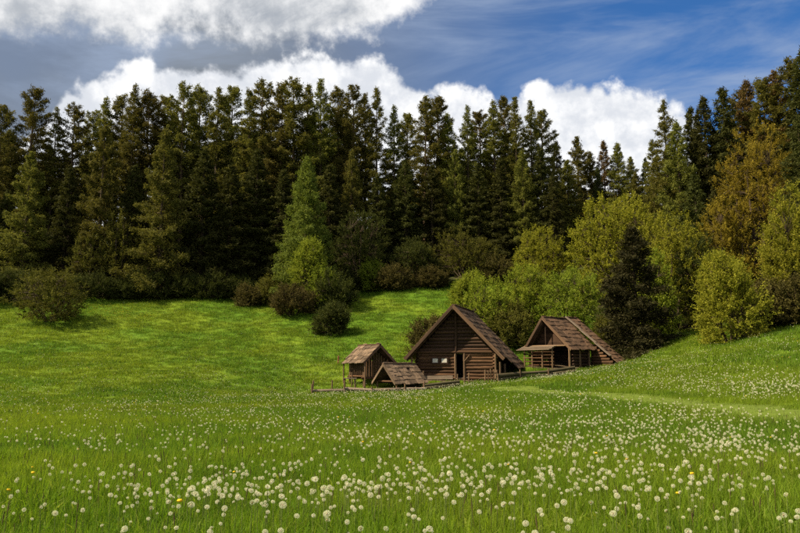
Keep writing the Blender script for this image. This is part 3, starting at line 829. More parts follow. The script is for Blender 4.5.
# ---- main hut: log house with steep gable roof
hut = put_hut('log_hut', 456, 60, R(-18), 'large dark log hut with steep gable roof, open door and two white panes', .05)
AP, EV, HW = 6.25, 1.75, 4.3                # apex height, eave height, half width to the eave
OV = -1.0                                   # front overhang
Ld = 7.2
roof_plane(hut, -1, (0, AP), HW, AP - EV, OV, Ld, 11, .66, 'shin', .06, seed=1)
roof_plane(hut, 1, (0, AP), HW + .75, (AP - EV) * (HW + .75) / HW, OV, Ld, 12, .66, 'shin', .06, seed=2,
           y0fn=lambda s: OV + max(0, s - 5.5) * 1.4)
for k in range(9):                           # ridge cover boards
    y = OV + .05 + k * .92
    bar('ridge_board', (.05, y, AP + .09), (.05, y + .95, AP + .09 + random.uniform(-.02, .03)), .15, 'shin', hut, .035, 'board')
sl = (AP - EV) / HW
for s in (-1, 1):                            # barge boards on the front rake, rafters below
    bar('barge_board', (0, OV - .05, AP - .03), (s * HW, OV - .05, EV - .03), .03, 'shin', hut, .13, 'board')
    for y in (OV + .35,): bar('rafter', (0, y, AP - .22), (s * (HW - .1), y, EV - .12), .075, 'dark', hut)
WH, W2 = 2.25, 3.35
nl = 8; dl = WH / nl
for k in range(nl):
    z = dl * (k + .5) + random.uniform(-.02, .02); j = random.uniform(-.18, .18)
    bar('log', (-W2 - .25 + j, 0, z), (.0, 0, z), dl * .53 * random.uniform(.88, 1.12), 'log', hut)
    bar('log', (.72, 0, z), (W2 + .2 + j, 0, z), dl * .53 * random.uniform(.88, 1.12), 'log', hut)
    for s in (-1, 1): bar('log', (s * W2, -.3 + j, z + dl * .3), (s * W2, Ld - .3 + j, z + dl * .3), dl * .53, 'log', hut)
    bar('log', (-W2 - .25, Ld - .7, z), (W2 + .25, Ld - .7, z), dl * .53, 'log', hut)
bar('beam', (-W2 - .35, -.10, WH + .10), (W2 + .35, -.10, WH + .08), .15, 'log', hut)
ng = 11
for k in range(ng):                          # gable logs
    z = WH + .32 + k * .30
    hw = (AP - .28 - z) / sl
    if hw < .18: break
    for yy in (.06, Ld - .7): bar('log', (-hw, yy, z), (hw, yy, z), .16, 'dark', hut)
bar('post', (.05, -.16, WH + .1), (.05, -.16, AP - .3), .11, 'dark', hut)
bar('ridge_beam', (0, OV + .1, AP - .32), (0, Ld - .2, AP - .32), .12, 'dark', hut)
for s in (-1, 1): bar('purlin', (s * 2.3, OV + .15, AP - 2.3 * sl - .22), (s * 2.3, Ld - .2, AP - 2.3 * sl - .22), .10, 'dark', hut)
# doorway: frame and dark leaf standing ajar inside
bar('door_post', (-.02, -.12, 0), (-.02, -.12, WH), .10, 'post', hut, shape='log')
bar('door_post', (.76, -.12, 0), (.76, -.12, WH), .10, 'post', hut, shape='log')
dr = empty('door', (.70, .12, 0), 0); dr.parent = hut; dr.rotation_euler = (0, 0, R(105))
dr.location = (.68, .12, 0)
for k in range(3): bar('plank', (.10 + k * .2, 0, .05), (.10 + k * .2, 0, 1.95), .02, 'dark', dr, .095, 'board', R(90))
bar('threshold', (-.1, -.14, .06), (.85, -.14, .06), .09, 'log', hut)
# the two white panes in a dark frame
wn = empty('window', (-1.38, -.24, 1.62)); wn.parent = hut
for x in (-.40, .40): bar('pane', (x - .23, 0, 0), (x + .23, 0, 0), .02, 'white', wn, .17, 'board')
for z in (-.22, .22): bar('frame', (-.75, .01, z), (.75, .01, z), .035, 'dark', wn, .04, 'board')
for x in (-.71, 0, .71): bar('frame', (x, .012, -.22), (x, .012, .22), .03, 'dark', wn, .05 if x else .13, 'board')
# corner posts and diagonal struts of the porch sides
bar('post', (-W2 - .45, -.55, -.2), (-W2 - .45, -.55, 1.9), .09, 'post', hut)
bar('strut', (-W2 - .42, -.60, 1.25), (-W2 + .2, -.62, .05), .08, 'post', hut)
bar('strut', (-W2 + .55, -.5, -.1), (-W2 + .60, -.5, .75), .07, 'post', hut)
bar('post', (W2 + .15, -.45, -.2), (W2 + .15, -.45, 2.2), .09, 'post', hut)
bar('post', (W2 + .75, .5, -.2), (W2 + .75, .5, 1.35), .09, 'post', hut)
bar('post', (W2 + .55, -.6, -.2), (W2 + .55, -.6, 1.5), .08, 'post', hut)
bar('strut', (.78, -.2, 1.55), (1.25, -.2, 2.1), .05, 'post', hut)
bar('plank', (-W2 - .1, -.35, .16), (-.2, -.35, .2), .05, 'pale', hut, .15, 'board')

# ---- broken roofed hut on the right
rh = put_hut('barn_hut', 548, 63, R(-52), 'hut with large shingled roof sweeping to the ground and dark open gable', .15)
rh.scale = (.91, .91, .91)
AP2, EV2 = 4.75, 1.55
roof_plane(rh, -1, (0, AP2), 2.5, AP2 - EV2, -.7, 4.6, 7, .5, 'shin', .05, seed=5)
roof_plane(rh, 1, (0, AP2), 3.45, AP2 - EV2, -.7, 3.05, 8, .46, 'shin', .06, seed=6)
roof_plane(rh, 1, (0, AP2 + .12), 5.8, 4.55, 3.0, 4.7, 12, .46, 'shin', .06, seed=7)
for k, y in enumerate((-.65, .4, 1.45, 2.4)): bar('ridge_board', (0.03, y, AP2 + .10), (.03, y + 1.1, AP2 + .10), .14, 'shin', rh, .035, 'board')
for k in range(2): bar('ridge_board', (0.03, 3.0 + k * .85, AP2 + .22), (.03, 3.9 + k * .85, AP2 + .22), .14, 'shin', rh, .035, 'board')
# pale worn boards covering the step between the two roofs
pp = [(a, AP2 + .30 - a * .785 + e) for a, e in ((.05, 0), (1.9, .03), (1.8, -.02), (3.6, .03), (3.5, -.02), (5.2, .02))]
for a, b in ((0, 1), (2, 3), (4, 5)):
    bar('cover_board', (pp[a][0], 2.92, pp[a][1]), (pp[b][0], 2.92 + .05, pp[b][1]), .17, 'pale', rh, .035, 'board')
for s, hw in ((-1, 2.5), (1, 3.45)):
    bar('barge_board', (0, -.74, AP2 - .02), (s * hw, -.74, EV2 - .02), .03, 'shin', rh, .12, 'board')
    bar('rafter', (0, -.2, AP2 - .2), (s * (hw - .1), -.2, EV2 - .1), .07, 'dark', rh)
for k in range(14):                          # back wall of the dark opening
    z = .15 + k * .3; hl = min(2.2, (AP2 - .3 - z) * .75); hr = min(3.0, (AP2 - .3 - z) * 1.02)
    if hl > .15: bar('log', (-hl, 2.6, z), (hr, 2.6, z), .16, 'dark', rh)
for k in range(5):
    z = .15 + k * .3
    bar('log', (-2.15, .1, z), (-2.15, 4.7, z), .15, 'log', rh)
    bar('log', (-2.3, -.15, z), (.9, -.15, z), .12, 'log', rh)
    bar('log', (2.75, .4, z), (2.75, 2.7, z), .14, 'dark', rh)
for k in range(8):                           # side wall under the long rear slope
    z = .1 + k * .28; xe = min(5.3, (AP2 - .25 - z) / .785)
    if xe > 3.2: bar('log', (2.8, 3.25, z), (xe, 3.25, z), .15, 'log', rh)
bar('tie_beam', (-2.6, -.45, EV2 + .42), (3.1, -.45, EV2 + .42), .09, 'post', rh)
bar('post', (0.05, -.3, EV2 + .4), (0.05, -.3, AP2 - .35), .07, 'dark', rh)
for k in range(9):                           # dark boards added to stand for the shade in the open gable
    z = EV2 + .62 + k * .30; hl = (AP2 - .25 - z) * .76; hr = (AP2 - .25 - z) * 1.03
    if hl > .1: bar('gable_shade_board', (-hl, .35, z), (hr, .35, z), .03, 'dark', rh, .155, 'board')
# canopy of pale boards below the gable
cn = empty('canopy', (0, -.75, EV2 + .18)); cn.parent = rh
for k in range(5):
    bar('board', (-2.9 + k * .05, -.55 + k * .2, -.16 + k * .09), (1.35 + random.uniform(-.2, .2), -.55 + k * .2, -.14 + k * .09), .115, 'pale', cn, .025, 'board', R(-14))
for x, y in ((-2.2, -.95), (-1.2, -.95), (.1, -.95), (1.3, -.9)): bar('post', (x, y, -.3), (x, y, EV2 + .05), .075, 'post', rh)
for x, y, zt in ((2.9, -.3, EV2 + .35), (2.95, 1.2, EV2 + .3), (2.95, 2.6, EV2 + .3)): bar('post', (x, y, -.5), (x, y, zt), .11, 'post', rh)
for z in (.45, .8, 1.15): bar('rail', (-2.3, -.98, z), (.1, -.98, z), .05, 'log', rh)

MEARTH = plain_mat('trodden_earth', (0.075, 0.052, 0.032), .95, vary=.35)


def earth(hutobj, x0, x1, y0, y1, label):
    m = hutobj.matrix_basis; gx_ = np.linspace(x0, x1, 14); gy_ = np.linspace(y0, y1, 14)
    v = []
    for b in gy_:
        for a in gx_:
            w = m @ Vector((a + .18 * math.sin(b * 3 + a), b + .18 * math.sin(a * 2.7), 0)); v.append((w.x, w.y, h1(w.x, w.y) + .035))
    q = [[i * 14 + j, i * 14 + j + 1, (i + 1) * 14 + j + 1, (i + 1) * 14 + j] for i in range(13) for j in range(13)]
    tag(link('earth_floor', np_mesh('earth_floor', v, q, None, [MEARTH], smooth=True)), label, 'ground', kind='structure')


earth(rh, -2.4, 3.3, -1.0, 4.4, 'trodden bare earth under the roof of the barn hut')
earth(hut, -3.2, 3.2, -.7, 6.3, 'trodden bare earth inside the log hut')
# ---- granary on stilts
gr = put_hut('granary_hut', 376, 59.2, R(40), 'small stilted granary with wattle walls and pale board roof left of the main hut')
AP3, EV3 = 3.35, 1.85
roof_plane(gr, -1, (0, AP3), 1.75, AP3 - EV3, -.55, 2.4, 5, .40, 'shinl', .05, seed=8)
roof_plane(gr, 1, (0, AP3), 1.75, AP3 - EV3, -.55, 2.4, 5, .40, 'shinl', .05, seed=9)
bar('ridge_board', (0, -.6, AP3 + .08), (0, .95, AP3 + .09), .12, 'shin', gr, .04, 'board'); bar('ridge_board', (0, .9, AP3 + .1), (0, 2.45, AP3 + .08), .12, 'shin', gr, .04, 'board')
for s in (-1, 1): bar('barge_board', (0, -.58, AP3 - .02), (s * 1.75, -.58, EV3 - .02), .03, 'shin', gr, .10, 'board')
for x in (-1.25, 1.25):
    for y in (0, 2.0): bar('stilt', (x, y, -.3), (x, y, EV3 + .35), .09, 'post', gr)
for y in (0, 2.0): bar('floor_beam', (-1.5, y, .62), (1.5, y, .62), .09, 'log', gr)
for x in (-1.25, 1.25): bar('floor_beam', (x, -.2, .78), (x, 2.2, .78), .08, 'log', gr)
for k in range(9):                            # wattle planks
    x = -1.12 + k * .28
    for y in (.03, 1.97): bar('wall_plank', (x, y, .72), (x + random.uniform(-.02, .02), y, EV3 + .12 + max(0, (1.25 - abs(x)) * .75)), .02, 'post' if y < 1 else 'log', gr, .125, 'board', R(90))
for k in range(7):
    y = .16 + k * .28
    for x in (-1.22, 1.22): bar('wall_plank', (x, y, .85), (x, y, EV3 + .2), .125, 'post', gr, .02, 'board', R(90))
for a, b in (((-1.6, -.6, -.2), (-1.6, -.6, EV3)), ((-1.7, 2.3, -.2), (-1.7, 2.3, EV3 + .02)), ((-1.9, .8, -.2), (-1.9, .8, 1.1))): bar('post', a, b, .06, 'post', gr)

# ---- low roofed shelter before it
sh = put_hut('low_shelter', 387, 56.8, R(-52), 'low open shelter with pale board roof in front of the granary')
AP4, EV4 = 2.15, .60
roof_plane(sh, -1, (0, AP4), 1.6, AP4 - EV4, -.35, 3.0, 5, .42, 'shinl', .05, seed=12)
roof_plane(sh, 1, (0, AP4), 1.6, AP4 - EV4, -.35, 3.0, 5, .42, 'shinl', .05, seed=13)
bar('ridge_board', (0, -.4, AP4 + .08), (0, 1.4, AP4 + .08), .11, 'shin', sh, .04, 'board'); bar('ridge_board', (0, 1.35, AP4 + .09), (0, 3.05, AP4 + .07), .11, 'shin', sh, .04, 'board')
for s in (-1, 1): bar('barge_board', (0, -.38, AP4 - .02), (s * 1.6, -.38, EV4 - .02), .03, 'shinl', sh, .09, 'board')
for x in (-1.3, 1.3):
    for y in (0, 2.7): bar('post', (x, y, -.3), (x, y, EV4 + .25), .08, 'post', sh)
bar('tie_beam', (-1.4, 0, EV4 + .2), (1.4, 0, EV4 + .2), .07, 'log', sh); bar('tie_beam', (-1.4, 2.7, EV4 + .2), (1.4, 2.7, EV4 + .2), .07, 'log', sh)
for k in range(4): bar('log', (-1.25 + k * .05, 2.5, .12 + k * .24), (1.25 - k * .05, 2.5, .12 + k * .24), .12, 'dark', sh)


# ---- fences, rails and posts
def P3(px, Yd, dz=0.0):
    d = pix_dir(px, 375); x = d[0] / d[1] * Yd
    return Vector((x, Yd, h1(x, Yd) + dz))


def rail_fence(name, pts, label, hts=(.18, .45), r=.11, key='moss', post_h=.75, post_every=1, seg=3.0):
    o = empty(name, P3(*pts[0])); tag(o, label, 'fence')
    loc = o.location.copy()
    w = [P3(*p) - loc for p in pts]
    for a, b in zip(w[:-1], w[1:]):
        n = max(1, round((b - a).length / seg))
        for k in range(n):
            c = a.lerp(b, k / n); e = a.lerp(b, (k + 1) / n)
            for p in (c, e): p.z = h1(p.x + loc.x, p.y + loc.y) - loc.z
            for z in hts:
                bar('rail', c + Vector((-.1, random.uniform(-.05, .05), z + random.uniform(-.05, .05))), e + Vector((.1, random.uniform(-.05, .05), z + random.uniform(-.05, .05))), r * random.uniform(.8, 1.15), key, o)
            if k % post_every == 0:
                bar('post', c + Vector((0, -r - .04, -.25)), c + Vector((random.uniform(-.05, .05), -r - .04, post_h * random.uniform(.75, 1.2))), .065, 'post', o)
    return o


rail_fence('rail_fence', [(312.5, 55.8), (345, 55.5), (372, 55.2), (405, 55.4), (424, 55.8)], 'low log rail along the ground before granary and shelter', (.26,), .12, 'pale', .65, 2, 2.4)
rail_fence('rail_fence', [(424, 55.9), (458, 56.8)], 'low mossy log rail before the log hut left of its doorway', (.18, .42), .14, 'moss', .7, 1, 2.0)
rail_fence('log_bank', [(498, 57.6), (520, 58.2), (548, 58.7), (574, 59.0)], 'mossy bank of stacked logs between log hut and broken roofed hut', (.16, .44), .15, 'moss', .80, 1, 1.8)


def lone_post(px, Yd, h, r, key, label, py=None):
    p = P3(px, Yd)
    o = empty('wooden_post', p); tag(o, label, 'post')
    bar('shaft', (0, 0, -.3), (.03, 0, h), r, key, o)
    t = link('post_top', LOGS[key][0], o, (.03, 0, h + .02), (0, R(90), 0), (.07, r * 1.5, r * 1.5))
    return o


lone_post(313, 56.1, .95, .06, 'post', 'upright post at the free end of the low log rail')
lone_post(332, 56.4, .80, .06, 'post', 'upright post between the rail end and the small trestle')
x, yd = ground_at(338, 364); lone_post(338, yd, .75, .07, 'red', 'lone reddish brown post on the slope behind the rail')
# trestle table left of the granary
tp = P3(350, 57.2); tr_ = empty('wooden_trestle', tp); tag(tr_, 'small rough trestle table left of the granary stilts', 'table')
for k in range(3): bar('top_plank', (-.55, -.25 + k * .25, .92), (.55, -.25 + k * .25, .92), .11, 'pale', tr_, .03, 'board')
for x in (-.45, .45):
    for y in (-.25, .25): bar('leg', (x, y, -.2), (x * .9, y, .9), .055, 'post', tr_)
for x in (-.43, .43): bar('stretcher', (x, -.3, .42), (x, .3, .42), .04, 'post', tr_)
# paling gate before the right wall of the main hut
gp = P3(491, 57.6); gt = empty('paling_gate', gp, R(8)); tag(gt, 'short gate of upright palings before the log hut wall', 'gate')
for k in range(5): bar('paling', (-.5 + k * .25, 0, -.15), (-.5 + k * .25 + random.uniform(-.03, .03), 0, 1.0 + random.uniform(-.1, .15)), .05, 'post', gt)
for z in (.25, .75): bar('rail', (-.6, .07, z), (.6, .07, z), .045, 'log', gt)
gp = P3(463, 57.4); g2 = empty('doorstep_railing', gp, R(5)); tag(g2, 'low railing of crooked stakes before the open doorway', 'railing')
for x, hh in ((-.45, .9), (0.1, .75), (.45, 1.0)): bar('stake', (x, 0, -.15), (x + random.uniform(-.06, .06), 0, hh), .055, 'post', g2)
bar('rail', (-.55, .06, .5), (.55, .06, .62), .045, 'pale', g2)

# ------------------------------------------------------------------ grass


def clump(seed, nb, rad, h, w, lean, seg=3, name='grass_clump', mat=MG):
    g = np.random.default_rng(seed); v = []; q = []; t = []; tone = []; n = 0
    for b in range(nb):
        a = g.uniform(0, 6.28); r = rad * math.sqrt(g.random()); p = np.array([r * math.cos(a), r * math.sin(a), -.03])
        hh = h * g.uniform(.45, 1.1); la = g.uniform(0, 6.28); ln = hh * lean * g.uniform(.2, 1.3); ww = w * g.uniform(.6, 1.3)
        fa = g.uniform(0, 6.28); sx = np.array([math.cos(fa), math.sin(fa), 0]) * ww * .5; tn = g.random()
        for s in range(seg):
            u = s / seg; c = p + np.array([math.cos(la) * ln * u ** 2, math.sin(la) * ln * u ** 2, hh * u * (1 - .12 * u)])
            k = 1 - .6 * u
            v += [c - sx * k, c + sx * k]; tone += [tn, tn]
        v.append(p + np.array([math.cos(la) * ln, math.sin(la) * ln, hh * .88])); tone.append(tn)
        for s in range(seg - 1): q.append([n + 2 * s, n + 2 * s + 1, n + 2 * s + 3, n + 2 * s + 2])
        t.append([n + 2 * seg - 2, n + 2 * seg - 1, n + 2 * seg]); n += 2 * seg + 1
    me = np_mesh(name, np.array(v), np.array(q) if q else None, np.array(t), [mat], {'v': tone})
    return bpy.data.objects.new(name + '_source', me)


def scatter(name, pts, rz, tilt, scl, idx, sources, label, cat):
    me = bpy.data.meshes.new(name); me.vertices.add(len(pts)); me.vertices.foreach_set('co', np.asarray(pts, np.float32).ravel())
    a = me.attributes.new('rot', 'FLOAT_VECTOR', 'POINT'); a.data.foreach_set('vector', np.stack([tilt[:, 0], tilt[:, 1], rz], -1).astype(np.float32).ravel())
    a = me.attributes.new('scl', 'FLOAT', 'POINT'); a.data.foreach_set('value', scl.astype(np.float32))
    a = me.attributes.new('idx', 'INT', 'POINT'); a.data.foreach_set('value', idx.astype(np.int32))
    o = link(name, me); tag(o, label, cat, kind='stuff')
    ng = bpy.data.node_groups.new(name, 'GeometryNodeTree')
    ng.interface.new_socket('Geometry', in_out='INPUT', socket_type='NodeSocketGeometry'); ng.interface.new_socket('Geometry', in_out='OUTPUT', socket_type='NodeSocketGeometry')
    n = ng.nodes; gi = n.new('NodeGroupInput'); go = n.new('NodeGroupOutput'); ip = n.new('GeometryNodeInstanceOnPoints'); jn = n.new('GeometryNodeJoinGeometry')
    for s in reversed(sources):
        oi = n.new('GeometryNodeObjectInfo'); oi.inputs['Object'].default_value = s; oi.inputs['As Instance'].default_value = True
        ng.links.new(oi.outputs['Geometry'], jn.inputs[0])
    def attr(nm, ty):
        x = n.new('GeometryNodeInputNamedAttribute'); x.data_type = ty; x.inputs['Name'].default_value = nm; return x.outputs['Attribute']
    ng.links.new(gi.outputs[0], ip.inputs['Points']); ng.links.new(jn.outputs[0], ip.inputs['Instance'])
    ip.inputs['Pick Instance'].default_value = True
    ng.links.new(attr('idx', 'INT'), ip.inputs['Instance Index']); ng.links.new(attr('rot', 'FLOAT_VECTOR'), ip.inputs['Rotation']); ng.links.new(attr('scl', 'FLOAT'), ip.inputs['Scale'])
    ng.links.new(ip.outputs[0], go.inputs[0])
    md = o.modifiers.new('scatter', 'NODES'); md.node_group = ng
    return o


def wedge(n, r0, r1, half=44):
    r = np.sqrt(rng.uniform(r0 * r0, r1 * r1, n)); a = np.radians(rng.uniform(-half, half, n))
    return r * np.sin(a), r * np.cos(a)


hut_c = [(o.location.x, o.location.y, rr) for o, rr in ((hut, 0), (rh, 0), (gr, 0), (sh, 0))]
inv = [(o, o.matrix_basis.inverted(), bb) for o, bb in ((hut, (-3.3, 3.3, -.6, 6.4)), (rh, (-2.3, 3.1, -.9, 4.8)))]


def in_huts(x, y):
    m = np.zeros(len(x), bool)
    for o, mi, (x0, x1, y0, y1) in inv:
        mm = np.array(mi); lx = mm[0, 0] * x + mm[0, 1] * y + mm[0, 3]; ly = mm[1, 0] * x + mm[1, 1] * y + mm[1, 3]
        m |= (lx > x0) & (lx < x1) & (ly > y0) & (ly < y1)
    return m


def patch(x, y, f, s=0.0): return .5 + .5 * np.sin(x * f + 1.7 * np.sin(y * f * .8 + s)) * np.sin(y * f * 1.1 + 1.3 * np.sin(x * f * .7 + s * 2))


near_src = [clump(10 + k, 16, .13, .30, .0075, .30, 3) for k in range(5)]
mid_src = [clump(30 + k, 24, .26, .27, .011, .40, 2) for k in range(4)]
MGF = grass_mat('far_grass_blades', .45, 1.08)
far_src = [clump(50 + k, 34, .50, .24, .028, .5, 2, mat=MGF) for k in range(4)]
for nm, n, r0, r1, src, lab in (('near_grass', 38000, 1.6, 14, near_src, 'tall green grass blades of the nearest meadow'), ('middle_grass', 44000, 13, 36, mid_src, 'tall green grass of the middle meadow'), ('far_grass', 90000, 34, 112, far_src, 'green grass on the far slopes up to the forest')):
    if nm == 'near_grass': src = src + [clump(90 + k, 9, .11, .20, .030, .95, 3) for k in range(2)]
    x, y = wedge(n, r0, r1)
    ok = ~near_track(x, y, .8 if nm != 'far_grass' else 1.0) & ~in_huts(x, y) & (y < FE(x) + 2)
    x, y = x[ok], y[ok]; n = len(x)
    sc = (.55 + .75 * patch(x, y, .9) * .6 + .5 * patch(x, y, 3.1, 1.0) * .6) * rng.uniform(.75, 1.25, n)
    sc *= .45 + .55 * np.clip(np.sqrt(x * x + y * y) / 4.5, 0, 1)
    scatter(nm, np.stack([x, y, H(x, y)], -1), rng.uniform(0, 6.28, n), rng.normal(0, .08, (n, 2)), sc, rng.integers(0, len(src), n), src, lab, 'grass')
# short grass on the tracks
x, y = wedge(60000, 8, 62); ok = near_track(x, y, 1.25); x, y = x[ok], y[ok]; n = len(x)
short_src = [clump(70 + k, 26, .30, .07, .014, .6, 2, 'short_grass', MGS) for k in range(2)]
scatter('track_grass', np.stack([x, y, H(x, y) + .03], -1), rng.uniform(0, 6.28, n), rng.normal(0, .08, (n, 2)), rng.uniform(.7, 1.3, n), rng.integers(0, 2, n), short_src, 'short trodden grass on the tracks', 'grass')

# ------------------------------------------------------------------ dandelions
MSEED = plain_mat('seed_fluff', (0.82, 0.79, 0.58), .9, .4, vary=.05)
MSTEM = plain_mat('dandelion_stem', (0.13, 0.17, 0.035), .6, .2, vary=.3)
MCORE = plain_mat('seed_core', (0.22, 0.15, 0.07), .8, vary=.2)
MYEL = plain_mat('yellow_petals', (0.75, 0.50, 0.02), .7, .3, vary=.1)
MSTALK = plain_mat('brown_stalk', (0.080, 0.058, 0.022), .8, .1, vary=.3)


def fib(n):
    k = np.arange(n) + .5; ph = np.arccos(1 - 2 * k / n); th = math.pi * (1 + 5 ** .5) * k
    return np.stack([np.cos(th) * np.sin(ph), np.sin(th) * np.sin(ph), np.cos(ph)], -1)


def ball(r, seg=6, ring=4):
    v = [[0, 0, -r]]; q = []; t = []
    for i in range(1, ring):
        a = -math.pi / 2 + math.pi * i / ring
        for j in range(seg): b = 2 * math.pi * j / seg; v.append([r * math.cos(a) * math.cos(b), r * math.cos(a) * math.sin(b), r * math.sin(a)])
    v.append([0, 0, r])
    for j in range(seg):
        t.append([0, 1 + (j + 1) % seg, 1 + j]); L = 1 + (ring - 2) * seg; t.append([L + j, L + (j + 1) % seg, len(v) - 1])
        for i in range(ring - 2): q.append([1 + i * seg + j, 1 + i * seg + (j + 1) % seg, 1 + (i + 1) * seg + (j + 1) % seg, 1 + (i + 1) * seg + j])
    return np.array(v), np.array(q), np.array(t)


def clock(r, n, seed, part=None):
    """fluffy seed head: spokes each ending in a small star of hairs, open enough to see the core"""
    g = np.random.default_rng(seed); d = fib(n) + g.normal(0, .05, (n, 3)); d /= np.linalg.norm(d, axis=1)[:, None]
    if part is not None:
        ax = np.array([math.cos(seed), math.sin(seed), .6]); d = d[d @ ax / 1.17 > part]; n = len(d)
    vs, ts, off = [], [], 0
    ref = g.normal(size=(n, 3)); a = np.cross(d, ref); a /= np.linalg.norm(a, axis=1)[:, None]; b = np.cross(d, a)
    w = r * .012
    spoke = np.stack([d * r * .15 - a * w, d * r * .15 + a * w, d * r * .8], 1).reshape(-1, 3)
    vs.append(spoke); ts.append(np.arange(n * 3).reshape(-1, 3)); off = n * 3
    rays = 7
    for k in range(rays):
        th = 2 * math.pi * k / rays; e = np.cos(th) * a + np.sin(th) * b; f = -np.sin(th) * a + np.cos(th) * b
        c0 = d * r * .78; tip = d * r * .98 + e * r * .34
        v = np.stack([c0 - f * r * .02, tip - f * r * .034, tip + f * r * .034, c0 + f * r * .02], 1)
        vs.append(np.stack([v[:, 0], v[:, 1], v[:, 2]], 1).reshape(-1, 3)); ts.append(off + np.arange(n * 3).reshape(-1, 3)); off += n * 3
    return np_mesh('seed_head', np.concatenate(vs), None, np.concatenate(ts), [MSEED])


def stem_mesh(h, bend, seed):
    s = np.linspace(0, 1, 5); tb = Tubes()
    tb.add(np.stack([bend * s ** 2, np.zeros(5), -.05 + (h + .05) * s], -1), np.linspace(.0032, .0024, 5), 5)
    return tb.mesh('stem', MSTEM)


HEADS = [clock(.0205, 46, k) for k in range(5)] + [clock(.0205, 46, 7, -.2), clock(.019, 40, 8, .25)]
cv, cq, ct = ball(.0065); CORE = np_mesh('core', cv, cq, ct, [MCORE], smooth=True)
STEMS = [(stem_mesh(.33 + .04 * k, .015 * (k - 1), k), .33 + .04 * k, .015 * (k - 1)) for k in range(4)]


def dande_density(x, y, z):
    px, py = project(x, y, z)
    d = .12 + 2.5 * patch(x, y, .55, .3) ** 2.0 * patch(x, y, 1.6, 2.0) ** 1.2
    d = np.where(np.hypot(x, y) < 6.5, np.maximum(d, .42), d)
    d *= np.interp(px, [-50, 60, 250, 420, 620, 800, 900], [.55, .55, .8, 1.15, 1.35, 1.2, 1.0])
    def el(cx, cy, rx, ry, k): return k * np.exp(-(((px - cx) / rx) ** 2 + ((py - cy) / ry) ** 2))
    d = d + el(110, 505, 90, 14, .4) + el(640, 500, 180, 40, .45) + el(440, 452, 160, 14, .8) + el(740, 440, 90, 30, .8) + el(700, 393, 90, 11, 2.0) + el(790, 392, 50, 10, 2.0) + el(300, 388, 110, 12, .5) + el(770, 345, 40, 14, .6) + el(400, 408, 100, 12, .5)
    d *= np.interp(py, [270, 300, 345, 362, 385, 430, 533], [.35, .4, .4, .9, 1.2, 1.0, 1.0])
    return d


xs, ys = [], []
for r0, r1, n in ((2.6, 9, 8000), (9, 20, 26000), (20, 45, 60000), (45, 105, 90000)):
    a, b = wedge(n, r0, r1); area = math.radians(88) / 2 * (r1 * r1 - r0 * r0); d0 = n / area
    zz = H(a, b); rr = np.sqrt(a * a + b * b)
    rho = 17.0 * dande_density(a, b, zz) * np.interp(rr, [2, 6, 10, 16, 30, 60, 105], [3.4, 2.6, 1.3, .8, .42, .26, .10])
    k = rng.random(n) < rho / d0
    xs.append(a[k]); ys.append(b[k])
x = np.concatenate(xs); y = np.concatenate(ys)
ok = ~near_track(x, y, .9) & ~in_huts(x, y) & (y < FE(x) - 1)
x, y = x[ok], y[ok]; z = H(x, y)
px, py = project(x, y, z + .34)
inside = (px > -4) & (px < 804) & (py < 537)
order = np.argsort(np.where(inside, np.sqrt(x * x + y * y), 1e9))
near_i = order[:300]; rest = np.ones(len(x), bool); rest[near_i] = False
for k in near_i:
    sm, hh, bd = STEMS[random.randrange(4)]; s = random.uniform(.70, 1.15)
    o = empty('dandelion', (x[k], y[k], z[k]), random.uniform(0, 6.28)); o.scale = (s, s, s)
    link('stem', sm, o)
    hd = link('seed_head', random.choice(HEADS), o, (bd, 0, hh), (random.uniform(-.4, .4), random.uniform(-.4, .4), random.uniform(0, 6)))
    hs = random.uniform(.6, 1.25); hd.scale = (hs, hs, hs * random.uniform(.75, 1.0))
    link('core', CORE, hd)
    tag(o, 'white dandelion clock on a long stem in the nearest strip of meadow', 'dandelion', 'nearest dandelion clocks')


def dande_source(seed, n, r, h, mat=MSEED):
    c = clock(r, n, seed); vn = len(c.vertices); v = np.empty(vn * 3, np.float32); c.vertices.foreach_get('co', v); v = v.reshape(-1, 3) + [0, 0, h]
    t = np.arange(vn).reshape(-1, 3)
    sv = np.array([[-.003, 0, 0], [.003, 0, 0], [.002, 0, h], [-.002, 0, h], [0, -.003, 0], [0, .003, 0], [0, .002, h], [0, -.002, h]]); sq = np.array([[0, 1, 2, 3], [4, 5, 6, 7]])
    bv, bq, bt = ball(r * .33)
    V = np.concatenate([sv, v, bv + [0, 0, h]]); Q = np.concatenate([sq, bq + 8 + vn]); T = np.concatenate([t + 8, bt + 8 + vn])
    mi = [0] * 2 + [2] * len(bq) + [1] * len(t) + [2] * len(bt)
    me = np_mesh('dandelion_far', V, Q, T, [MSTEM, mat, MCORE], midx=mi)
    return bpy.data.objects.new('dandelion_source', me)


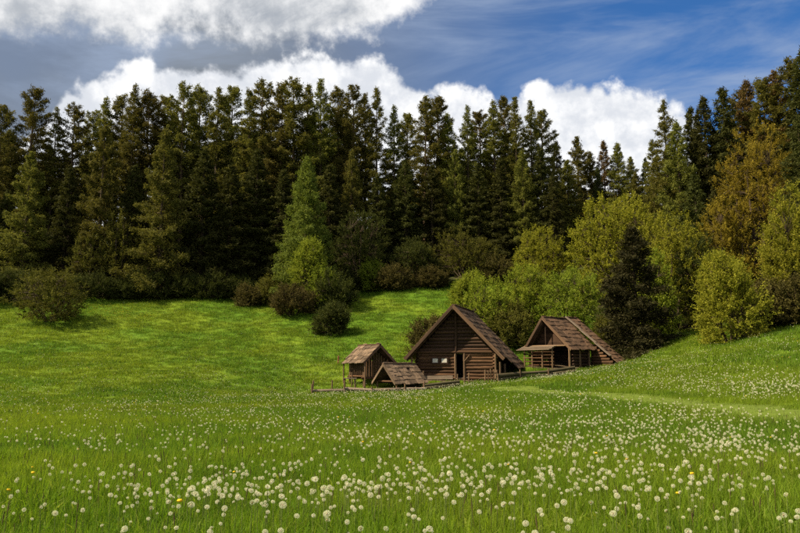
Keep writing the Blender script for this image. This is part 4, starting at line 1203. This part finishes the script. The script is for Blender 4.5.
dsrc = [dande_source(80 + k, 36, .022, .30 + .03 * k) for k in range(4)]
xr, yr = x[rest], y[rest]; n = len(xr)
scatter('dandelion_field', np.stack([xr, yr, z[rest]], -1), rng.uniform(0, 6.28, n), rng.normal(0, .10, (n, 2)), rng.uniform(.55, 1.05, n), rng.integers(0, 4, n), dsrc, 'countless white dandelion clocks spread over the meadow', 'dandelions')


# yellow flowers: a patch below the forest on the left and a few strays
def yellow_source():
    bv, bq, bt = ball(.022); bv = bv * [1, 1, .45] + [0, 0, .22]
    sv = np.array([[-.003, 0, 0], [.003, 0, 0], [.002, 0, .22], [-.002, 0, .22]])
    return bpy.data.objects.new('yellow_source', np_mesh('yellow_flower', np.concatenate([sv, bv]), np.concatenate([[[0, 1, 2, 3]], bq + 4]), bt + 4, [MSTEM, MYEL], midx=[0] + [1] * (len(bq) + len(bt))))


x, y = wedge(160000, 4, 100); px, py = project(x, y, H(x, y))
dn = np.exp(-(((px - 120) / 30) ** 2 + ((py - 313) / 7) ** 2)) * .5 + .006 * patch(x, y, .8, 4)
k = (rng.random(len(x)) < dn) & ~near_track(x, y, .9) & (y < FE(x)); x, y = x[k], y[k]; n = len(x)
scatter('yellow_flowers', np.stack([x, y, H(x, y)], -1), rng.uniform(0, 6.28, n), rng.normal(0, .1, (n, 2)), rng.uniform(.8, 1.4, n), np.zeros(n), [yellow_source()], 'small yellow flowers dotted about the meadow', 'flowers')


# brown seed stalks
def stalk_source(seed, h):
    g = np.random.default_rng(seed); tb = Tubes()
    tb.add([[0, 0, 0], [.01, 0, h * .5], [.02, .01, h * .78]], [.002, .002, .0016], 4)
    tb.add([[.02, .01, h * .76], [.024, .012, h * .88], [.027, .014, h]], [.003, .006, .002], 5)
    return bpy.data.objects.new('stalk_source', tb.mesh('seed_stalk', MSTALK))


x, y = wedge(4500, 2.8, 34); k = rng.random(len(x)) < .25 + .6 * patch(x, y, .7, 5); x, y = x[k], y[k]
k = ~near_track(x, y, .9); x, y = x[k], y[k]; n = len(x)
scatter('seed_stalks', np.stack([x, y, H(x, y)], -1), rng.uniform(0, 6.28, n), rng.normal(0, .1, (n, 2)), rng.uniform(.6, 1.05, n), rng.integers(0, 2, n), [stalk_source(1, .40), stalk_source(2, .46)], 'thin brown seed stalks standing between the grass', 'stalks')
